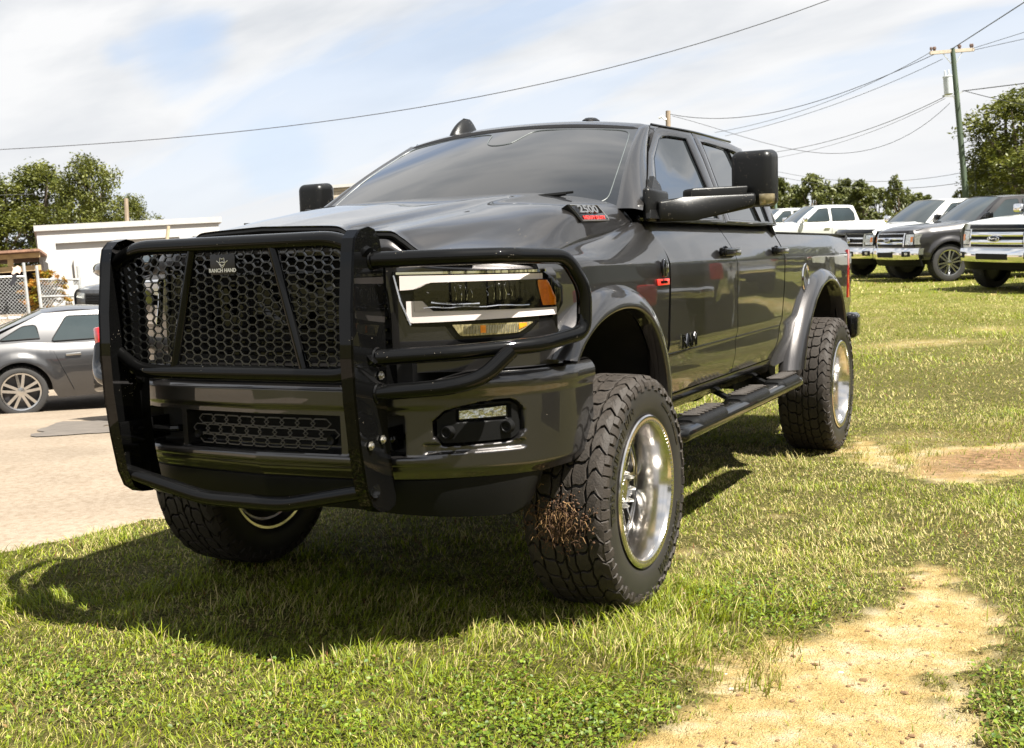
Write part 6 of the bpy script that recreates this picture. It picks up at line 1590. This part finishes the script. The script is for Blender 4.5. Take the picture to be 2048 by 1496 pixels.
        on_bmp(-gw*.60, gw*.60, .18, .62, 'bumper_intake', DARK)
        for sx2 in (-1, 1):
            xa, xb = sorted((sx2*W*.66, sx2*W*.85)); on_bmp(xa, xb, .25, .72, 'fog_recess', DARK, .006)
            xa, xb = sorted((sx2*W*.74, sx2*W*.80)); on_bmp(xa, xb, .40, .62, 'fog_lamp', LAMPC, .012)
        q = MB(); q.grid(30, 6, lambda U, V: ((U*2-1)*W*.93, -fo-.04+.28*abs(U*2-1)**4+.06*(1-V), lerp(zb-.14, bz0-.002, V)), skirt=(0, .05, 0)); q.build('air_dam', PLASTIC, root, 50)
        plate('hood_lip', -gw*1.15, gw*1.15, g1+.01, zh-.02, .012, sp.get('lip', GLOSSB), th=.03)
        if sp.get('shield'):
            q = MB(); q.grid(24, 6, lambda U, V: ((U*2-1)*W*.80, yfr((U*2-1)*W*.8)-.03+.10*V+.05, zh-.03+.085*math.sin(V*math.pi*.6)), skirt=(0, 0, -.01)); q.build('bug_shield', GLOSSB, root, 50)
        for k in range(-2, 3):
            if sp.get('clear_lamps'): q = MB(); q.box((k*.28, A1[0]+.05, A1[1]+.075), (.05, .10, .03), bev=.01); q.build('roof_lamp', PLASTIC, root)
        # plate on the fender
        if sp.get('badge'):
            t = text_mb(sp['badge'], .10, .01, lambda x, y, z: (xw(.55, .85)+.012+z, .60+x, topz_(.6)-.16+y), bold=.004, sx=1.2); t.build('fender_badge', CHROME, root, 0)
    elif fs_ == 'suv':
        g = empty('grille', root); plate('grille_backing', -.48, .48, .62, .92, .010, DARK, par=g)
        for k in range(5): plate('slat', -.47, .47, .64+k*.056, .662+k*.056, .022, GLOSSB, par=g, th=.02)
        for sx2 in (-1, 1):
            hl = empty('headlight', root); q = MB(); q.grid(8, 4, lambda U, V: (lambda p: (sx2*p[0], p[1], p[2]))(F_(lerp(.52, W*.86, U), lerp(.80+.03*U, .92+.03*U, V), .014)), skirt=(0, .05, 0)); q.build('lens', LAMPC, hl, 40)
            q = MB(); q.grid(6, 4, lambda U, V: (lambda p: (sx2*p[0], p[1], p[2]))(F_(lerp(.50, W*.80, U), lerp(.40, .58, V), .010)), skirt=(0, .05, 0)); q.build('fog_pocket', DARK, root, 40)
            q = MB(); q.grid(4, 2, lambda U, V: (lambda p: (sx2*p[0], p[1], p[2]))(F_(lerp(.60, W*.76, U), lerp(.49, .53, V), .018)), skirt=(0, .02, 0)); q.build('fog_lamp', LAMPC, root, 40)
        plate('lower_intake', -.45, .45, .36, .54, .010, DARK); plate('skid_plate', -.42, .42, zb+.0, .33, .02, SATIN)
    if at is None:
        g0_ = ground_at(px, depth)
        fdir = np.array([-SY, CY, 0]); a = math.atan((px-PW/2)/FOC); fr_ = np.array([-math.sin(YAW-a), math.cos(YAW-a), 0]); rr2 = np.array([fr_[1], -fr_[0], 0]); h_ = -math.cos(phi)*fr_-math.sin(phi)*rr2
    else: g0_ = to_world(at[0], at[1], float(hh(np.array([at[0]]), np.array([at[1]]))[0])); h_ = np.array([math.cos(phi), math.sin(phi), 0])
    # rest all four wheels on the land: tilt with the local slope
    back = -h_; left = np.array([-h_[1], h_[0], 0])
    if sp.get('anchor') == 'rear': org = g0_+h_*wb_
    else: org = g0_.copy()
    def gzw(p):
        q = M3.T @ p; z_ = float(hh(np.array([q[0]]), np.array([q[1]]))[0]); q2 = M3 @ np.array([q[0], q[1], z_]); return q2[2]+(.022 if q[0] < float(drive_edge(q[1])) else 0)
    org = org-left*0
    p0 = org+left*W*(0.5); p1 = org-left*W*.5; p2 = org+back*wb_
    z0, z1, z2 = gzw(p0), gzw(p1), gzw(p2); zc = (z0+z1)/2
    Yv = back*wb_+np.array([0, 0, z2-zc]); Yv /= np.linalg.norm(Yv); Xv = (p0-p1)+np.array([0, 0, 0]); Xv[2] = z0-z1; Xv = Xv-Yv*(Xv @ Yv); Xv /= np.linalg.norm(Xv); Zv = np.cross(Xv, Yv)
    root.matrix_world = Matrix([[Xv[i], Yv[i], Zv[i], (org[0], org[1], zc)[i]] for i in range(3)]+[[0, 0, 0, 1]])
    return root

def pickup_spec(paint_, **k):
    d = dict(W=1.0, fo=.95, wb=3.68, ro=1.25, r=.405, ww=.27, zb=.50, paint=paint_, wheel='six', flare=.03,
        top=[(-.85, 1.17), (-.4, 1.22), (.3, 1.27), (.75, 1.31), (2.9, 1.33), (3.0, 1.33), (4.9, 1.33)],
        A0=(.70, 1.33), A1=(1.42, 1.86), C1=(2.75, 1.86), C0=(2.93, 1.33), rw=.70,
        windows=[[(.98, 1.36), (1.50, 1.79), (1.82, 1.81), (1.84, 1.36)], [(1.95, 1.36), (1.93, 1.81), (2.60, 1.80), (2.74, 1.62), (2.76, 1.36)]],
        seams=[((.72, .58), (.70, 1.30)), ((1.89, .58), (1.89, 1.32)), ((2.86, .75), (2.90, 1.32)), ((2.93, .62), (2.95, 1.32))], handles=[(1.72, 1.12), (2.72, 1.12)],
        mirror=(.90, 1.44), tail=(.85, 1.25), bed=True, face='truckB', grille=(.58, .80, 1.11), big=True)
    d.update(k); return d
DARKP, WH, SV = P_dark(), P_white(), P_silv()
vehicle('parked_pickup', 'charcoal pickup with chrome grille and chrome wheels between the white and the silver pickups', 'pickup truck', pickup_spec(DARKP, face='truckB', badge='F-150', flare=.045, mtrim=GLOSSB, lip=body if False else GLOSSB, r=.42), 1856, 26.2, R(60))
vehicle('parked_pickup', 'silver white heavy-duty pickup cut off by the right edge, nearest of the parked row', 'pickup truck', pickup_spec(SV, face='super', W=1.03, r=.42, zb=.55, grille=(.60, .84, 1.17), top=[(-.85, 1.27), (-.4, 1.33), (.3, 1.37), (.75, 1.40), (4.9, 1.42)], A0=(.70, 1.41), A1=(1.42, 1.96), C1=(2.75, 1.96), C0=(2.93, 1.42), windows=[[(.98, 1.45), (1.50, 1.89), (1.82, 1.91), (1.84, 1.45)], [(1.95, 1.45), (1.93, 1.91), (2.60, 1.90), (2.74, 1.70), (2.76, 1.45)]], mirror=(.92, 1.55)), 2062, 21.5, R(40))
vehicle('parked_pickup', 'white pickup with black hood shield and chrome bumper left of the charcoal one', 'pickup truck', pickup_spec(WH, face='truckA', shield=True, wheel='eight'), 1766, 28.6, R(56))
vehicle('parked_pickup', 'white crew-cab pickup seen side-on behind the bed of the big pickup', 'pickup truck', pickup_spec(WH, face='truckA', wheel='eight', anchor='front'), 1545, 40.0, R(72))
vehicle('parked_pickup', 'white pickup roof and windshield farthest left, half hidden by the large mirror', 'pickup truck', pickup_spec(WH, face='truckA', wheel='eight'), 1490, 47.0, R(68))
gc = P_grey()
coupe = dict(W=.94, fo=.93, wb=2.72, ro=1.10, r=.345, ww=.24, zb=.22, paint=gc, wheel='coupe', flare=.03, anchor='rear', sho=.70,
    top=[(-.80, .66), (-.2, .80), (.6, .90), (1.2, .93), (2.1, .95), (2.7, 1.0), (3.2, 1.0), (3.72, .93)], A0=(.80, .95), A1=(1.55, 1.36), C1=(2.35, 1.37), C0=(3.35, 1.00), rw=.60,
    windows=[[(1.02, .98), (1.62, 1.30), (2.05, 1.31), (2.28, .99)], [(2.42, 1.04), (2.45, 1.22), (2.62, 1.21), (2.93, 1.04)]],
    seams=[((.62, .34), (.70, .90)), ((2.05, .32), (2.30, .94))], handles=[(2.02, .80)], mirror=(1.05, 1.00), tail=(.62, .86), deck=True, face='none', mtrim=gc, trim=SATIN, bump=gc, crown=.03, arch=.03)
vehicle('parked_coupe', 'grey metallic sports coupe parked on the yard at the left', 'car', coupe, 32, 15.8, R(-92))
suv = dict(W=.97, fo=.92, wb=2.95, ro=1.05, r=.375, ww=.25, zb=.30, paint=paint('slate_suv_paint', (.07, .072, .078), .5, .3), wheel='coupe', flare=.02,
    top=[(-.82, 1.00), (-.3, 1.06), (.3, 1.10), (.7, 1.12), (4.0, 1.14)], A0=(.62, 1.13), A1=(1.35, 1.70), C1=(3.55, 1.68), C0=(3.92, 1.14), rw=.66,
    windows=[[(.95, 1.16), (1.45, 1.62), (1.90, 1.64), (1.92, 1.16)], [(2.0, 1.16), (1.98, 1.64), (2.75, 1.63), (2.85, 1.16)], [(2.95, 1.16), (2.85, 1.62), (3.4, 1.60), (3.5, 1.20)]],
    seams=[((.70, .4), (.68, 1.10)), ((1.95, .4), (1.96, 1.12))], handles=[(1.8, .95), (2.7, .95)], mirror=(.88, 1.22), tail=(.85, 1.08), face='suv', mtrim=GLOSSB, bump=GLOSSB)
vehicle('parked_suv', 'dark slate SUV facing the camera just left of the grille guard upright', 'car', suv, 262, 27.0, R(38))
vehicle('parked_suv', 'white SUV with red tail light seen through the left end of the grille mesh', 'car', dict(suv, paint=WH, anchor='rear', tail=(.78, 1.08)), 440, 12.6, R(-118))
gm_ = 'vehicles across the field mirrored in the pickup'
vehicle('parked_suv', 'black SUV with red tail lights, mirrored in the doors of the big pickup', 'car', dict(suv, paint=DARKP), 0, 0, R(62), at=(5.5, 8.6), group=gm_)
vehicle('parked_pickup', 'charcoal pickup mirrored in the rear door of the big pickup', 'pickup truck', pickup_spec(DARKP, wheel='six'), 0, 0, R(75), at=(5.7, 14.5), group=gm_)
vehicle('parked_pickup', 'silver crew-cab pickup mirrored in the bed side of the big pickup', 'pickup truck', pickup_spec(SV, wheel='six'), 0, 0, R(70), at=(7.2, 21.5), group=gm_)
vehicle('parked_suv', 'dark SUV mirrored in the front fender of the big pickup', 'car', dict(suv, paint=DARKP), 0, 0, R(40), at=(9.5, 4.0), group=gm_)
